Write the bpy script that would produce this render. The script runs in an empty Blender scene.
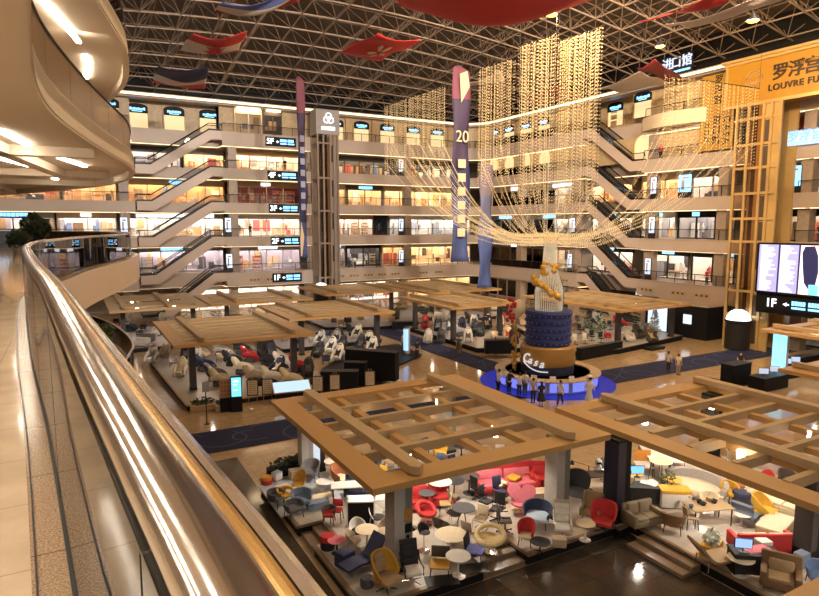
import bpy, bmesh, math, random
from mathutils import Vector, Matrix, Euler
R = math.radians
rnd = random.Random(7)
C = bpy.context.scene.collection
SC = bpy.context.scene

# ------------------------------------------------------------------ camera, world, exposure
FPX, EYE, YAW = 609.0, 12.0, R(29)
PITCH = math.atan(73/FPX)
cam_d = bpy.data.cameras.new('camera'); cam = bpy.data.objects.new('camera', cam_d); C.objects.link(cam)
cam.location = (0, 0, EYE)
cam.rotation_euler = (math.pi/2-PITCH, 0, -YAW)
cam_d.sensor_width = 36; cam_d.lens = FPX/819*36; cam_d.clip_start = .05; cam_d.clip_end = 400
SC.camera = cam
w = bpy.data.worlds.new('world'); SC.world = w; w.use_nodes = True
w.node_tree.nodes['Background'].inputs[0].default_value = (1.0, .89, .79, 1)
w.node_tree.nodes['Background'].inputs[1].default_value = .5
SC.view_settings.view_transform = 'Standard'; SC.view_settings.look = 'None'
SC.view_settings.exposure = 0.22; SC.view_settings.gamma = 1.0; SC.view_settings.use_curve_mapping = False
SC.cycles.max_bounces = 7; SC.cycles.transparent_max_bounces = 16; SC.cycles.sample_clamp_indirect = 4.0

def light(name, loc, power, col=(1, .84, .62), size=.6, kind='AREA', rot=(0, 0, 0), spot=None, parent=None):
    d = bpy.data.lights.new(name, kind); d.energy = power; d.color = col
    if kind == 'AREA': d.shape = 'DISK'; d.size = size
    else: d.shadow_soft_size = size
    if kind == 'SPOT': d.spot_size = spot or R(110); d.spot_blend = .6
    o = bpy.data.objects.new(name, d); C.objects.link(o); o.location = loc; o.rotation_euler = rot
    if parent: o.parent = parent
    return o

# ------------------------------------------------------------------ a point of the place from a point of the frame
def ray(u, v):
    x = (u-409.5)/FPX; y = -(v-298)/FPX
    fy = math.cos(PITCH)+y*math.sin(PITCH); fz = -math.sin(PITCH)+y*math.cos(PITCH)
    return Vector((x*math.cos(YAW)+fy*math.sin(YAW), -x*math.sin(YAW)+fy*math.cos(YAW), fz))
def at(u, v, z=0.0):
    d = ray(u, v); return Vector((0, 0, EYE))+d*((z-EYE)/d.z)

# ------------------------------------------------------------------ materials
MATS = {}
def new_mat(name):
    m = bpy.data.materials.new(name); m.use_nodes = True
    return m, m.node_tree.nodes, m.node_tree.links, m.node_tree.nodes['Principled BSDF']
def M(name, col, rough=.5, metal=0.0, var=.12, scale=6.0, bump=0.0, coat=0.0, spec=.5):
    if name in MATS: return MATS[name]
    m, n, l, b = new_mat(name)
    tc = n.new('ShaderNodeTexCoord'); nz = n.new('ShaderNodeTexNoise'); nz.inputs['Scale'].default_value = scale; nz.inputs['Detail'].default_value = 5
    l.new(tc.outputs['Object'], nz.inputs['Vector'])
    mx = n.new('ShaderNodeMix'); mx.data_type = 'RGBA'
    mx.inputs['A'].default_value = (*[c*(1-var) for c in col], 1); mx.inputs['B'].default_value = (*[min(1, c*(1+var)) for c in col], 1)
    l.new(nz.outputs['Fac'], mx.inputs['Factor']); l.new(mx.outputs['Result'], b.inputs['Base Color'])
    b.inputs['Roughness'].default_value = rough; b.inputs['Metallic'].default_value = metal
    b.inputs['Specular IOR Level'].default_value = spec; b.inputs['Coat Weight'].default_value = coat
    if bump:
        bp = n.new('ShaderNodeBump'); bp.inputs['Strength'].default_value = bump; bp.inputs['Distance'].default_value = .02
        l.new(nz.outputs['Fac'], bp.inputs['Height']); l.new(bp.outputs['Normal'], b.inputs['Normal'])
    MATS[name] = m; return m
def E(name, col, strength):
    if name in MATS: return MATS[name]
    m, n, l, b = new_mat(name)
    b.inputs['Base Color'].default_value = (*[c*.4 for c in col], 1); b.inputs['Emission Color'].default_value = (*col, 1); b.inputs['Emission Strength'].default_value = strength
    MATS[name] = m; return m
def tiles(name, c1, c2, mortar, size, rough, gap=.006, ratio=1.0, offset=0.0, speck=0.0, rot=0.0):
    m, n, l, b = new_mat(name)
    tc = n.new('ShaderNodeTexCoord'); mp = n.new('ShaderNodeMapping'); mp.inputs['Rotation'].default_value[2] = rot
    br = n.new('ShaderNodeTexBrick'); br.offset = offset; br.squash = 1.0
    br.inputs['Color1'].default_value = (*c1, 1); br.inputs['Color2'].default_value = (*c2, 1); br.inputs['Mortar'].default_value = (*mortar, 1)
    br.inputs['Scale'].default_value = 1; br.inputs['Mortar Size'].default_value = gap; br.inputs['Brick Width'].default_value = size*ratio; br.inputs['Row Height'].default_value = size
    l.new(tc.outputs['Object'], mp.inputs['Vector']); l.new(mp.outputs['Vector'], br.inputs['Vector'])
    nz = n.new('ShaderNodeTexNoise'); nz.inputs['Scale'].default_value = 90 if speck else 2.5; nz.inputs['Detail'].default_value = 6
    l.new(tc.outputs['Object'], nz.inputs['Vector'])
    mx = n.new('ShaderNodeMix'); mx.data_type = 'RGBA'; mx.blend_type = 'MULTIPLY'; mx.inputs['Factor'].default_value = 1
    rp = n.new('ShaderNodeValToRGB'); lo = 1-(speck or .16); rp.color_ramp.elements[0].position = .38; rp.color_ramp.elements[1].position = .62
    rp.color_ramp.elements[0].color = (lo, lo, lo, 1); l.new(nz.outputs['Fac'], rp.inputs['Fac'])
    l.new(br.outputs['Color'], mx.inputs['A']); l.new(rp.outputs['Color'], mx.inputs['B']); l.new(mx.outputs['Result'], b.inputs['Base Color'])
    b.inputs['Roughness'].default_value = rough
    MATS[name] = m; return m
def glassy(name, tint=(.97, .97, .95), ior=1.5, rough=.0):
    m, n, l, b = new_mat(name); n.remove(b)
    out = n['Material Output']; tr = n.new('ShaderNodeBsdfTransparent'); tr.inputs[0].default_value = (*tint, 1)
    gl = n.new('ShaderNodeBsdfGlossy'); gl.inputs['Roughness'].default_value = rough
    fr = n.new('ShaderNodeFresnel'); fr.inputs['IOR'].default_value = ior; mx = n.new('ShaderNodeMixShader')
    l.new(fr.outputs[0], mx.inputs[0]); l.new(tr.outputs[0], mx.inputs[1]); l.new(gl.outputs[0], mx.inputs[2]); l.new(mx.outputs[0], out.inputs[0])
    MATS[name] = m; return m
def wood(name, c1, c2, rough=.45, scale=3.0):
    m, n, l, b = new_mat(name)
    tc = n.new('ShaderNodeTexCoord'); mp = n.new('ShaderNodeMapping'); mp.inputs['Scale'].default_value = (1, 1, 6)
    wv = n.new('ShaderNodeTexWave'); wv.inputs['Scale'].default_value = scale; wv.inputs['Distortion'].default_value = 7; wv.inputs['Detail'].default_value = 3
    mx = n.new('ShaderNodeMix'); mx.data_type = 'RGBA'; mx.inputs['A'].default_value = (*c1, 1); mx.inputs['B'].default_value = (*c2, 1)
    l.new(tc.outputs['Object'], mp.inputs[0]); l.new(mp.outputs[0], wv.inputs['Vector']); l.new(wv.outputs['Fac'], mx.inputs['Factor']); l.new(mx.outputs['Result'], b.inputs['Base Color'])
    b.inputs['Roughness'].default_value = rough; MATS[name] = m; return m

m_tile = tiles('hall tile', (.47, .33, .19), (.43, .30, .175), (.24, .16, .09), .8, .1)
m_dgran = tiles('dark granite', (.085, .062, .045), (.075, .054, .038), (.03, .02, .015), 1.0, .09, speck=.45)
m_gtile = tiles('gallery tile', (.60, .47, .33), (.58, .45, .32), (.36, .26, .17), .8, .1, gap=.004, ratio=1.0)
m_gran = tiles('speckled granite', (.42, .29, .19), (.40, .28, .18), (.2, .13, .08), 1.1, .2, speck=.5)
m_carp = M('navy carpet', (.013, .017, .062), .95, var=.25, scale=30, bump=.2)
m_swirl = M('carpet swirl', (.055, .068, .16), .95, var=.2)
m_stone = tiles('facade stone', (.34, .26, .205), (.33, .25, .195), (.22, .165, .13), 1.5, .38, gap=.008, ratio=2.0)
m_stone2 = tiles('warm stone', (.50, .36, .20), (.48, .34, .19), (.26, .18, .10), .9, .4, gap=.008, ratio=1.6)
m_band = M('band stone', (.44, .345, .285), .4, var=.06, scale=.6)
m_gold = M('gold panel', (.53, .35, .14), .34, metal=.25, var=.1, scale=1.2)
m_soff = M('plaster', (.72, .60, .46), .6, var=.04, scale=.7)
m_fasc = M('gallery fascia', (.68, .54, .40), .4, var=.04, scale=.7)
m_steel = M('polished steel', (.80, .77, .74), .14, metal=1.0, var=.05, scale=3)
m_brass = M('polished brass', (.75, .48, .18), .18, metal=1.0, var=.06, scale=4)
m_dark = M('dark frame', (.018, .016, .016), .45, var=.2, spec=.3)
m_black = M('black', (.009, .0085, .0095), .55, var=.3, spec=.2)
m_brown = M('dark brown', (.07, .045, .03), .5, var=.3)
m_glass = glassy('clear glass', ior=1.4); m_glassb = glassy('bronze glass', (.86, .78, .68), 1.25); m_glasst = glassy('shop glass', (.95, .95, .95), 1.35)
m_can = wood('canopy wood', (.46, .26, .088), (.485, .275, .096), .42)
m_canb = wood('canopy pale wood', (.43, .295, .15), (.45, .31, .16), .5)
m_cand = wood('canopy dark wood', (.30, .19, .085), (.36, .23, .10), .5)
m_plat = wood('platform wood', (.20, .135, .08), (.24, .16, .10), .3, 1.5)
m_platw = M('white platform', (.36, .31, .26), .35, var=.1, scale=1)
m_white = M('white lacquer', (.74, .70, .65), .35, var=.05)
m_cream = M('cream fabric', (.66, .54, .39), .8, var=.12, scale=14)
m_truss = M('truss steel', (.27, .195, .14), .5, metal=.1, var=.1)
m_roof = M('roof sheet', (.10, .074, .056), .8, var=.25, scale=.5)
m_esc = M('escalator cladding', (.48, .37, .305), .34, var=.05, scale=.5)
m_step = M('escalator steps', (.03, .03, .032), .35, var=.4, scale=20)
e_warm = E('warm strip', (1, .74, .42), 2.4); e_cool = E('cool strip', (.95, .95, 1), 7); e_sign = E('blue sign light', (.22, .58, 1.0), 2.2); e_signw = E('white sign light', (.85, .93, 1), 2.0)
e_led = E('led line', (1, .89, .72), 32); e_gold = E('window light', (1, .72, .38), .8); e_shop = E('shop light', (1, .78, .50), 20); e_shopw = E('white shop light', (1, .90, .78), 20)
e_lamp = E('lamp lens', (1, .50, .09), 5); e_lamp.node_tree.nodes['Principled BSDF'].inputs['Base Color'].default_value = (0, 0, 0, 1); e_lamp.node_tree.nodes['Principled BSDF'].inputs['Specular IOR Level'].default_value = 0

def film(name, col, f):
    m, n, l, b = new_mat(name); b.inputs['Base Color'].default_value = (*col, 1); b.inputs['Roughness'].default_value = .3
    tr = n.new('ShaderNodeBsdfTransparent'); tr.inputs[0].default_value = (.9, .82, .72, 1); mx = n.new('ShaderNodeMixShader'); mx.inputs[0].default_value = f
    l.new(tr.outputs[0], mx.inputs[1]); l.new(b.outputs[0], mx.inputs[2]); l.new(mx.outputs[0], n['Material Output'].inputs[0]); MATS[name] = m; return m
m_film = film('bronze film glass', (.36, .25, .15), .62)
# ------------------------------------------------------------------ mesh builder
class MB:
    def __init__(s): s.v = []; s.f = []; s.m = []; s.sm = []
    def add(s, vs, fs, m=0, sm=False):
        o = len(s.v); s.v += [tuple(v) for v in vs]
        for f in fs: s.f.append([o+i for i in f]); s.m.append(m); s.sm.append(sm)
        return s
    def box(s, x0, x1, y0, y1, z0, z1, m=0):
        return s.add([(x0, y0, z0), (x1, y0, z0), (x1, y1, z0), (x0, y1, z0), (x0, y0, z1), (x1, y0, z1), (x1, y1, z1), (x0, y1, z1)],
                     [(3, 2, 1, 0), (4, 5, 6, 7), (0, 1, 5, 4), (1, 2, 6, 5), (2, 3, 7, 6), (3, 0, 4, 7)], m)
    def xf(s, T, start=0):
        s.v[start:] = [tuple(T @ Vector(v)) for v in s.v[start:]]; return s
    def rbox(s, c, d, r=.05, rot=(0, 0, 0), m=0, seg=2):
        bm = bmesh.new(); bmesh.ops.create_cube(bm, size=1)
        for v in bm.verts: v.co = Vector((v.co.x*d[0], v.co.y*d[1], v.co.z*d[2]))
        bmesh.ops.bevel(bm, geom=bm.edges[:], offset=min(r, min(d)*.49), segments=seg, profile=.5, affect='EDGES')
        T = Matrix.Translation(c) @ Euler(rot).to_matrix().to_4x4()
        bm.verts.index_update(); s.add([T @ v.co for v in bm.verts], [[v.index for v in f.verts] for f in bm.faces], m, True); bm.free(); return s
    def obox(s, c, d, rot=(0, 0, 0), m=0):
        k = len(s.v); s.box(-d[0]/2, d[0]/2, -d[1]/2, d[1]/2, -d[2]/2, d[2]/2, m)
        return s.xf(Matrix.Translation(c) @ Euler(rot).to_matrix().to_4x4(), k)
    def cone(s, p0, p1, r0, r1=None, n=10, m=0, sm=True, caps=True):
        r1 = r0 if r1 is None else r1; p0 = Vector(p0); p1 = Vector(p1); d = (p1-p0).normalized()
        a = d.orthogonal().normalized(); b = d.cross(a); o = len(s.v); vs = []
        for p, r in ((p0, r0), (p1, r1)):
            vs += [p+a*(r*math.cos(2*math.pi*i/n))+b*(r*math.sin(2*math.pi*i/n)) for i in range(n)]
        s.add(vs, [(i, (i+1) % n, n+(i+1) % n, n+i) for i in range(n)], m, sm)
        if caps: s.f += [[o+i for i in range(n)][::-1], [o+n+i for i in range(n)]]; s.m += [m, m]; s.sm += [False, False]
        return s
    def lathe(s, prof, c=(0, 0, 0), n=20, m=0, sm=True, sx=1, sy=1):
        vs = [(c[0]+r*sx*math.cos(2*math.pi*i/n), c[1]+r*sy*math.sin(2*math.pi*i/n), c[2]+z) for r, z in prof for i in range(n)]
        fs = [(k*n+i, k*n+(i+1) % n, (k+1)*n+(i+1) % n, (k+1)*n+i) for k in range(len(prof)-1) for i in range(n)]
        if prof[0][0] > 1e-4: fs.append(tuple(range(n))[::-1])
        if prof[-1][0] > 1e-4: fs.append(tuple((len(prof)-1)*n+i for i in range(n)))
        return s.add(vs, fs, m, sm)
    def ell(s, c, d, n=14, m=0, rot=None):
        k = len(s.v); h = max(5, n//2)
        s.lathe([(max(math.sin(math.pi*i/h), 1e-5), -math.cos(math.pi*i/h)) for i in range(h+1)], n=n, m=m)
        T = Matrix.Translation(c)
        if rot: T = T @ Euler(rot).to_matrix().to_4x4()
        return s.xf(T @ Matrix.Diagonal((d[0], d[1], d[2], 1)), k)
    def tube(s, path, r, n=8, m=0, closed=False, prof=None):
        P = [Vector(p) for p in path]; N = len(P); vs = []
        prof = prof or [(r*math.cos(2*math.pi*i/n), r*math.sin(2*math.pi*i/n)) for i in range(n)]; n = len(prof)
        for i, p in enumerate(P):
            t = (P[(i+1) % N]-P[i-1]) if closed else (P[min(i+1, N-1)]-P[max(i-1, 0)])
            t.normalize(); a = t.cross(Vector((0, 0, 1)))
            a = a.normalized() if a.length > 1e-3 else Vector((1, 0, 0)); b = a.cross(t)
            vs += [p+a*x+b*y for x, y in prof]
        K = N if closed else N-1
        fs = [(k*n+i, k*n+(i+1) % n, ((k+1) % N)*n+(i+1) % n, ((k+1) % N)*n+i) for k in range(K) for i in range(n)]
        if not closed: fs += [tuple(range(n))[::-1], tuple((N-1)*n+i for i in range(n))]
        return s.add(vs, fs, m, True)
    def prism(s, poly, z0, z1, m=0, mtop=None):
        n = len(poly); vs = [(*p, z0) for p in poly]+[(*p, z1) for p in poly]
        s.add(vs, [(i, (i+1) % n, n+(i+1) % n, n+i) for i in range(n)]+[tuple(range(n))[::-1]], m)
        o = len(s.v)-2*n; s.f.append([o+n+i for i in range(n)]); s.m.append(m if mtop is None else mtop); s.sm.append(False); return s
    def ribbon(s, path, z0, z1, thick, m=0, nrm=None):                 # upright wall along a plan path
        return s.strip(path, thick, z0, z1, m)
    def strip(s, path, w, z0, z1, m=0, off=0.0):                       # box section swept along a plan path
        P = [Vector((p[0], p[1])) for p in path]; L = []
        for i, p in enumerate(P):
            t = (P[min(i+1, len(P)-1)]-P[max(i-1, 0)]).normalized(); nn = Vector((t.y, -t.x)); L.append((p+nn*(off-w/2), p+nn*(off+w/2)))
        vs = []
        for a, b in L: vs += [(a.x, a.y, z0), (b.x, b.y, z0), (b.x, b.y, z1), (a.x, a.y, z1)]
        K = len(L); fs = [(k*4+i, (k+1)*4+i, (k+1)*4+(i+1) % 4, k*4+(i+1) % 4) for k in range(K-1) for i in range(4)]
        return s.add(vs, fs+[(0, 1, 2, 3), tuple((K-1)*4+i for i in (3, 2, 1, 0))], m)
    def tub(s, Rx, Ry, zb, hf, ang, th=.06, taper=.8, m=0, n=16, rows=4, bulge=0.0):   # curved shell, open to -Y
        vs = []; nr = rows+1
        for side in (0, 1):
            for i in range(n+1):
                t = -ang+2*ang*i/n; h = hf(abs(t)/ang)
                for k in range(nr):
                    q = k/rows; f = taper+(1-taper)*q+bulge*math.sin(math.pi*q); f -= side*th/Rx
                    vs.append((Rx*f*math.sin(t), Ry*f*math.cos(t), zb+(h-zb)*q-(0 if k < rows else side*.01)))
        fs = []; S = (n+1)*nr
        for i in range(n):
            for k in range(rows):
                a = i*nr+k; b = a+nr
                fs += [(a, b, b+1, a+1), (S+a, S+a+1, S+b+1, S+b)]
            a = i*nr+rows; fs.append((a, a+nr, S+a+nr, S+a)); a = i*nr; fs.append((a, S+a, S+a+nr, a+nr))
        for i in (0, n):
            for k in range(rows):
                a = i*nr+k; fs.append((a, a+1, S+a+1, S+a) if i == 0 else (a, S+a, S+a+1, a+1))
        return s.add(vs, fs, m, True)
    def build(s, name, mats, parent=None, loc=None, rz=0):
        me = bpy.data.meshes.new(name); me.from_pydata(s.v, [], s.f)
        for mt in (mats if isinstance(mats, (list, tuple)) else [mats]): me.materials.append(mt)
        me.polygons.foreach_set('material_index', s.m); me.polygons.foreach_set('use_smooth', s.sm)
        bm = bmesh.new(); bm.from_mesh(me); bmesh.ops.recalc_face_normals(bm, faces=bm.faces); bm.to_mesh(me); bm.free()
        try: me.set_sharp_from_angle(angle=R(40))
        except Exception: pass
        o = bpy.data.objects.new(name, me); C.objects.link(o)
        if parent: o.parent = parent
        if loc is not None: o.location = loc
        o.rotation_euler.z = rz
        return o

def tag(o, label, cat, group=None, kind=None):
    o['label'] = label; o['category'] = cat
    if group: o['group'] = group
    if kind: o['kind'] = kind
    return o
def thing(name, label, cat, loc=(0, 0, 0), rz=0, group=None):
    o = bpy.data.objects.new(name, None); o.empty_display_size = .2; C.objects.link(o); o.location = loc; o.rotation_euler.z = rz
    return tag(o, label, cat, group)
def struct(o, label=None):
    o['kind'] = 'structure'
    if label: o['label'] = label
    return o
KIDS = {}
def dup(root, loc, rz, label, group=None, mats=None):
    kids = KIDS.setdefault(root.name, list(root.children_recursive))
    r = root.copy(); C.objects.link(r); r.location = loc; r.rotation_euler.z = rz; r['label'] = label
    if group: r['group'] = group
    elif 'group' in r: del r['group']
    mp = {root: r}
    for k in kids:
        c = k.copy(); C.objects.link(c); c.parent = mp[k.parent]; mp[k] = c
    return r
def text_mesh(name, s, size, mat, parent=None, loc=(0, 0, 0), rot=(math.pi/2, 0, 0), ext=.02, shear=0.0, space=1.0, bold=.0, align='CENTER'):
    cu = bpy.data.curves.new(name, 'FONT'); cu.body = s; cu.size = size; cu.extrude = ext; cu.align_x = align; cu.align_y = 'CENTER'; cu.shear = shear; cu.space_character = space; cu.offset = bold
    t = bpy.data.objects.new(name, cu); C.objects.link(t)
    dg = bpy.context.evaluated_depsgraph_get(); me = bpy.data.meshes.new_from_object(t.evaluated_get(dg)); me.name = name
    bpy.data.objects.remove(t); me.materials.clear(); me.materials.append(mat)
    o = bpy.data.objects.new(name, me); C.objects.link(o); o.location = loc; o.rotation_euler = rot
    if parent: o.parent = parent
    return o
def smooth(pts, per=6):
    out = []
    for i in range(len(pts)-1):
        p = [Vector(pts[max(0, min(len(pts)-1, j))]) for j in (i-1, i, i+1, i+2)]
        for k in range(per):
            t = k/per; out.append(.5*((2*p[1])+(p[2]-p[0])*t+(2*p[0]-5*p[1]+4*p[2]-p[3])*t*t+(3*p[1]-p[0]-3*p[2]+p[3])*t**3))
    out.append(Vector(pts[-1])); return out
ORD = ['first', 'second', 'third', 'fourth', 'fifth', 'sixth', 'seventh', 'eighth', 'ninth', 'tenth', 'eleventh', 'twelfth', 'thirteenth', 'fourteenth', 'fifteenth', 'sixteenth', 'seventeenth', 'eighteenth', 'nineteenth', 'twentieth',
       'twenty-first', 'twenty-second', 'twenty-third', 'twenty-fourth', 'twenty-fifth', 'twenty-sixth', 'twenty-seventh', 'twenty-eighth', 'twenty-ninth', 'thirtieth']

# ================================================================== SETTING: floor, walls, roof
Z = {2: 5.5, 3: 10.4, 4: 15.0, 5: 19.6, 6: 24.4}
TH_ = {2: 1.9, 3: 1.35, 4: 1.4, 5: 1.45, 6: 1.85}
NAMES = {1: 'ground storey', 2: 'second storey', 3: 'third storey', 4: 'fourth storey', 5: 'fifth storey', 6: 'top storey'}
fl = MB(); fl.box(-14, 75, -12, 100, -.3, 0); struct(fl.build('floor', m_tile))
dg = MB(); dg.box(-6, 18.5, -8, 15.74, .0, .006); dg.box(1.0, 6.9, 15.74, 31, .0, .006); struct(dg.build('floor_inlay', m_dgran))

def carpet(name, x0, x1, y0, y1, label, along):
    b = MB(); b.box(x0, x1, y0, y1, .006, .022)
    o = b.build('carpet_runner', m_carp); tag(o, label, 'carpet')
    s = MB(); r = random.Random(5); L = (x1-x0) if along == 'x' else (y1-y0); W = (y1-y0) if along == 'x' else (x1-x0)
    k = 1.0
    while k < L-2:
        cx, cy, rad, a0 = k, W/2+r.uniform(-.9, .9), r.uniform(.8, 1.7), r.uniform(0, 6)
        arc = []
        for i in range(15):
            t = a0+i*.28; rr = rad*(1+.05*i); px_, py_ = cx+rr*math.cos(t), min(max(cy+rr*math.sin(t)*.8, .12), W-.12)
            arc.append((x0+px_, y0+py_) if along == 'x' else (x0+py_, y0+px_))
        s.strip(arc, .10, .022, .026); k += 1.9
    s.build('swirl', m_swirl, o)
carpet('c', -2, 28.6, 32.2, 35.8, 'navy carpet runner with pale swirls crossing the hall left of the round desk', 'x')
carpet('c', 34.8, 63, 32.0, 35.6, 'navy carpet runner with pale swirls leading right towards the large screen', 'x')
carpet('c', 29.2, 32.2, 38.8, 74, 'navy carpet aisle running back between the far wooden canopies', 'y')

# facade path: left wall along y = 84.7, rounded corner, right wall along x = 59.8
AY, BX = 84.7, 59.8
def path(off, rec=True):
    y, x, r = AY+off, BX+off, 4.6; P = [(-14, y)]
    if rec: P += [(7.4, y), (7.4, y+2.1), (18.4, y+2.1), (18.4, y)]
    for i in range(9):
        t = R(90-90*i/8); P.append((BX-r+(r+off)*math.cos(t), AY-r+(r+off)*math.sin(t)))
    if rec: P += [(x, 61.0), (x+2.1, 61.0), (x+2.1, 51.0), (x, 51.0)]
    return P+[(x, 4)]
def ring(mb, off0, off1, z0, z1, m=0, rec=True):
    f, k = path(off0, rec), path(off1, rec); n = len(f)
    vs = [(*p, z0) for p in f]+[(*p, z1) for p in f]+[(*p, z0) for p in k]+[(*p, z1) for p in k]
    fs = []
    for i in range(n-1):
        fs += [(i, i+1, n+i+1, n+i), (2*n+i, 3*n+i, 3*n+i+1, 2*n+i+1), (n+i, n+i+1, 3*n+i+1, 3*n+i), (i, 2*n+i, 2*n+i+1, i+1)]
    fs += [(0, n, 3*n, 2*n), (n-1, 3*n-1, 4*n-1, 2*n-1)]
    return mb.add(vs, fs, m)
for L in (2, 3, 4, 5, 6):
    s = MB(); ring(s, 0, 9.5, Z[L]-TH_[L], Z[L])
    ring(s, -.06, .05, Z[L]-.10, Z[L]+.0)
    if L > 2: ring(s, -.04, .05, Z[L]-TH_[L], Z[L]-TH_[L]+.12)
    o = s.build('trim_%d' % L, m_band); struct(o, 'grey beige slab edge band of the %s gallery' % NAMES[L])
# top storey wall and cornice
s = MB(); ring(s, 1.2, 1.6, Z[6], 28.2, 0, True); struct(s.build('wall_top', m_stone2), 'warm stone wall of the top storey under the cornice')
s = MB(); ring(s, -.25, 1.7, 28.0, 28.45, 0, False); ring(s, .0, 1.7, 27.8, 28.0, 0, False); struct(s.build('trim_7', m_stone), 'cornice under the roof')
s = MB(); ring(s, -.32, -.2, 28.05, 28.3, 0, False); o = s.build('cornice_light', e_warm); tag(o, 'continuous warm light line along the cornice under the roof', 'light strip')
s = MB(); ring(s, 2.0, 2.4, 28.4, 34, 0, False); struct(s.build('wall_upper', m_black), 'dark wall between the cornice and the roof')
# back walls behind the shops and gallery soffit light strips
for side, nm in (('left', 'wall_left'), ('right', 'wall_right')):
    s = MB()
    if side == 'left': s.box(-14, 70, AY+8.6, AY+9.2, 0, 28)
    else: s.box(BX+8.6, BX+9.2, 4, AY+9, 0, 28)
    struct(s.build(nm, m_stone))
for L in (2, 3, 4, 5, 6):
    s = MB(); z = Z[L]-TH_[L]; ring(s, .45, .70, z-.06, z-.004, 0, True)
    tag(s.build('cove_light', e_warm), 'warm light line under the slab above the %s shops' % NAMES[L-1], 'light strip')
s = MB(); ring(s, .35, .6, 5.42-TH_[2]-.0, 5.5-TH_[2], 0, True)
# frieze panels on the second-storey band
k = 0
for a in [22.2, 24.6]+[35+2.35*i for i in range(5)]+[49.5, 52.4]:
    s = MB(); s.box(a-.85, a+.85, AY-.05, AY+.02, 4.15, 4.6, 0)
    for d in (-.5, 0, .5): s.box(a+d-.12, a+d+.12, AY-.07, AY-.05, 4.27, 4.48, 1)
    struct(s.build('trim_frieze', [m_stone2, m_brown]))
for b in [36.0+0, 42.2, 45.2, 49.5, 63.5, 66.5]:
    s = MB(); s.box(BX-.05, BX+.02, b-1.0, b+1.0, 4.1, 4.6, 0)
    for d in (-.6, 0, .6): s.box(BX-.07, BX-.05, b+d-.14, b+d+.14, 4.24, 4.46, 1)
    struct(s.build('trim_frieze', [m_stone2, m_brown]))
# columns on the galleries
def pilaster(x, y, L, w=1.0):
    z0 = 0 if L == 1 else Z[L]; z1 = Z[L+1]-TH_[L+1]
    s = MB(); s.box(x-w/2, x+w/2, y-w/2, y+w/2, z0, z1); struct(s.build('column', m_stone))
for L in (1, 2, 3, 4, 5):
    for a in (-9, 6.2, 19.8, 31.0, 47.0): pilaster(a, AY+1.0+(1.4 if L == 1 else 0), L, 1.1)
    for b in (74, 62.5, 50.0, 40.8, 32.5, 22): pilaster(BX+1.0, b, L, 1.1)

# roof: shallow vaulted space frame under a dark sheet
def zr(x, y): return 28.7+5.5*max(0.0, math.cos((y-34)/53*math.pi/2))*max(0.0, math.cos((x-24)/42*math.pi/2))
s = MB(); nx, ny = 28, 29
gx = [-22+i*3.6 for i in range(nx)]; gy = [-10+j*3.5 for j in range(ny)]
def bar(p, q, r): s.cone(p, q, r, r, 4, 0, False, False)
for i, x in enumerate(gx):
    for j, y in enumerate(gy):
        if y < 18 or (x < 0 and y < 30): continue
        P = Vector((x, y, zr(x, y))); T = Vector((x+1.8, y+1.75, zr(x+1.8, y+1.75)+2.3))
        if i < nx-1: bar(P, (gx[i+1], y, zr(gx[i+1], y)), .095)
        if j < ny-1: bar(P, (x, gy[j+1], zr(x, gy[j+1])), .08)
        if i < nx-1 and j < ny-1:
            bar(T, P, .045); bar(T, (gx[i+1], y, zr(gx[i+1], y)), .045); bar(T, (x, gy[j+1], zr(x, gy[j+1])), .045); bar(T, (gx[i+1], gy[j+1], zr(gx[i+1], gy[j+1])), .045)
            bar(T, (x+5.4, y+1.75, zr(x+5.4, y+1.75)+2.3), .06); bar(T, (x+1.8, y+5.25, zr(x+1.8, y+5.25)+2.3), .06)
struct(s.build('ceiling_truss', m_truss), 'steel space frame carrying the hall roof')
s = MB(); vs = [(x, y, zr(x, y)+2.9) for x in gx for y in gy]; fs = [(i*ny+j, i*ny+j+1, (i+1)*ny+j+1, (i+1)*ny+j) for i in range(nx-1) for j in range(ny-1)]
s.add(vs, fs); struct(s.build('ceiling', m_roof), 'dark roof sheet above the steel space frame')

# roof floodlights: three in the picture, the rest added out of view for brightness
def roof_lamp(x, y, label, power, z=None, col=(1, .76, .46), aim=None):
    z = z or zr(x, y)-.5; t = thing('roof_lamp', label, 'lamp', (x, y, z), 0, 'floodlights under the roof')
    b = MB(); b.lathe([(.12, .45), (.16, .2), (.42, -.05), (.45, -.12)], n=14); b.cone((0, 0, .4), (0, 0, 1.2), .025, .025, 6); b.build('housing', m_dark, t)
    b = MB(); b.ell((0, 0, -.12), (.38, .38, .12)); b.build('lens', e_lamp, t)
    if aim is None: light('lamp_light', (0, 0, -.35), power, col, .35, 'POINT', parent=t)
    else:
        d = Vector(aim)-Vector((x, y, z)); light('lamp_light', (0, 0, -.35), power, col, .5, 'SPOT', d.to_track_quat('-Z', 'Y').to_euler(), R(64), t)
for (u, v, d), nm in zip(((552, 13, 45), (660, 45, 57), (753, 19, 50)), ('glowing roof floodlight above the crystal curtains', 'glowing roof floodlight nearest the red and white flag above the right cornice', 'glowing roof floodlight above the golden shop sign')):
    dr = ray(u, v); p = Vector((0, 0, EYE))+dr*(d/math.hypot(dr.x, dr.y)); roof_lamp(p.x, p.y, nm, 5000, p.z, (1, .62, .26))
for i, (x, y, aim) in enumerate([(8, 14, (4, 85, 15)), (20, 10, (24, 85, 15)), (33, 10, (44, 85, 15)), (26, 20, (58, 80, 15)), (16, 26, (59, 62, 14)), (12, 18, (59, 46, 14)), (22, 14, (59, 32, 15))]):
    roof_lamp(x, y, 'added roof floodlight over the near hall turned on the far walls, %s of seven' % ORD[i], 56000 if i < 4 else 40000, None, (1, .88, .75) if i < 4 else (1, .78, .50), aim)  # added spots, out of view, that brighten the far walls
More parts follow.
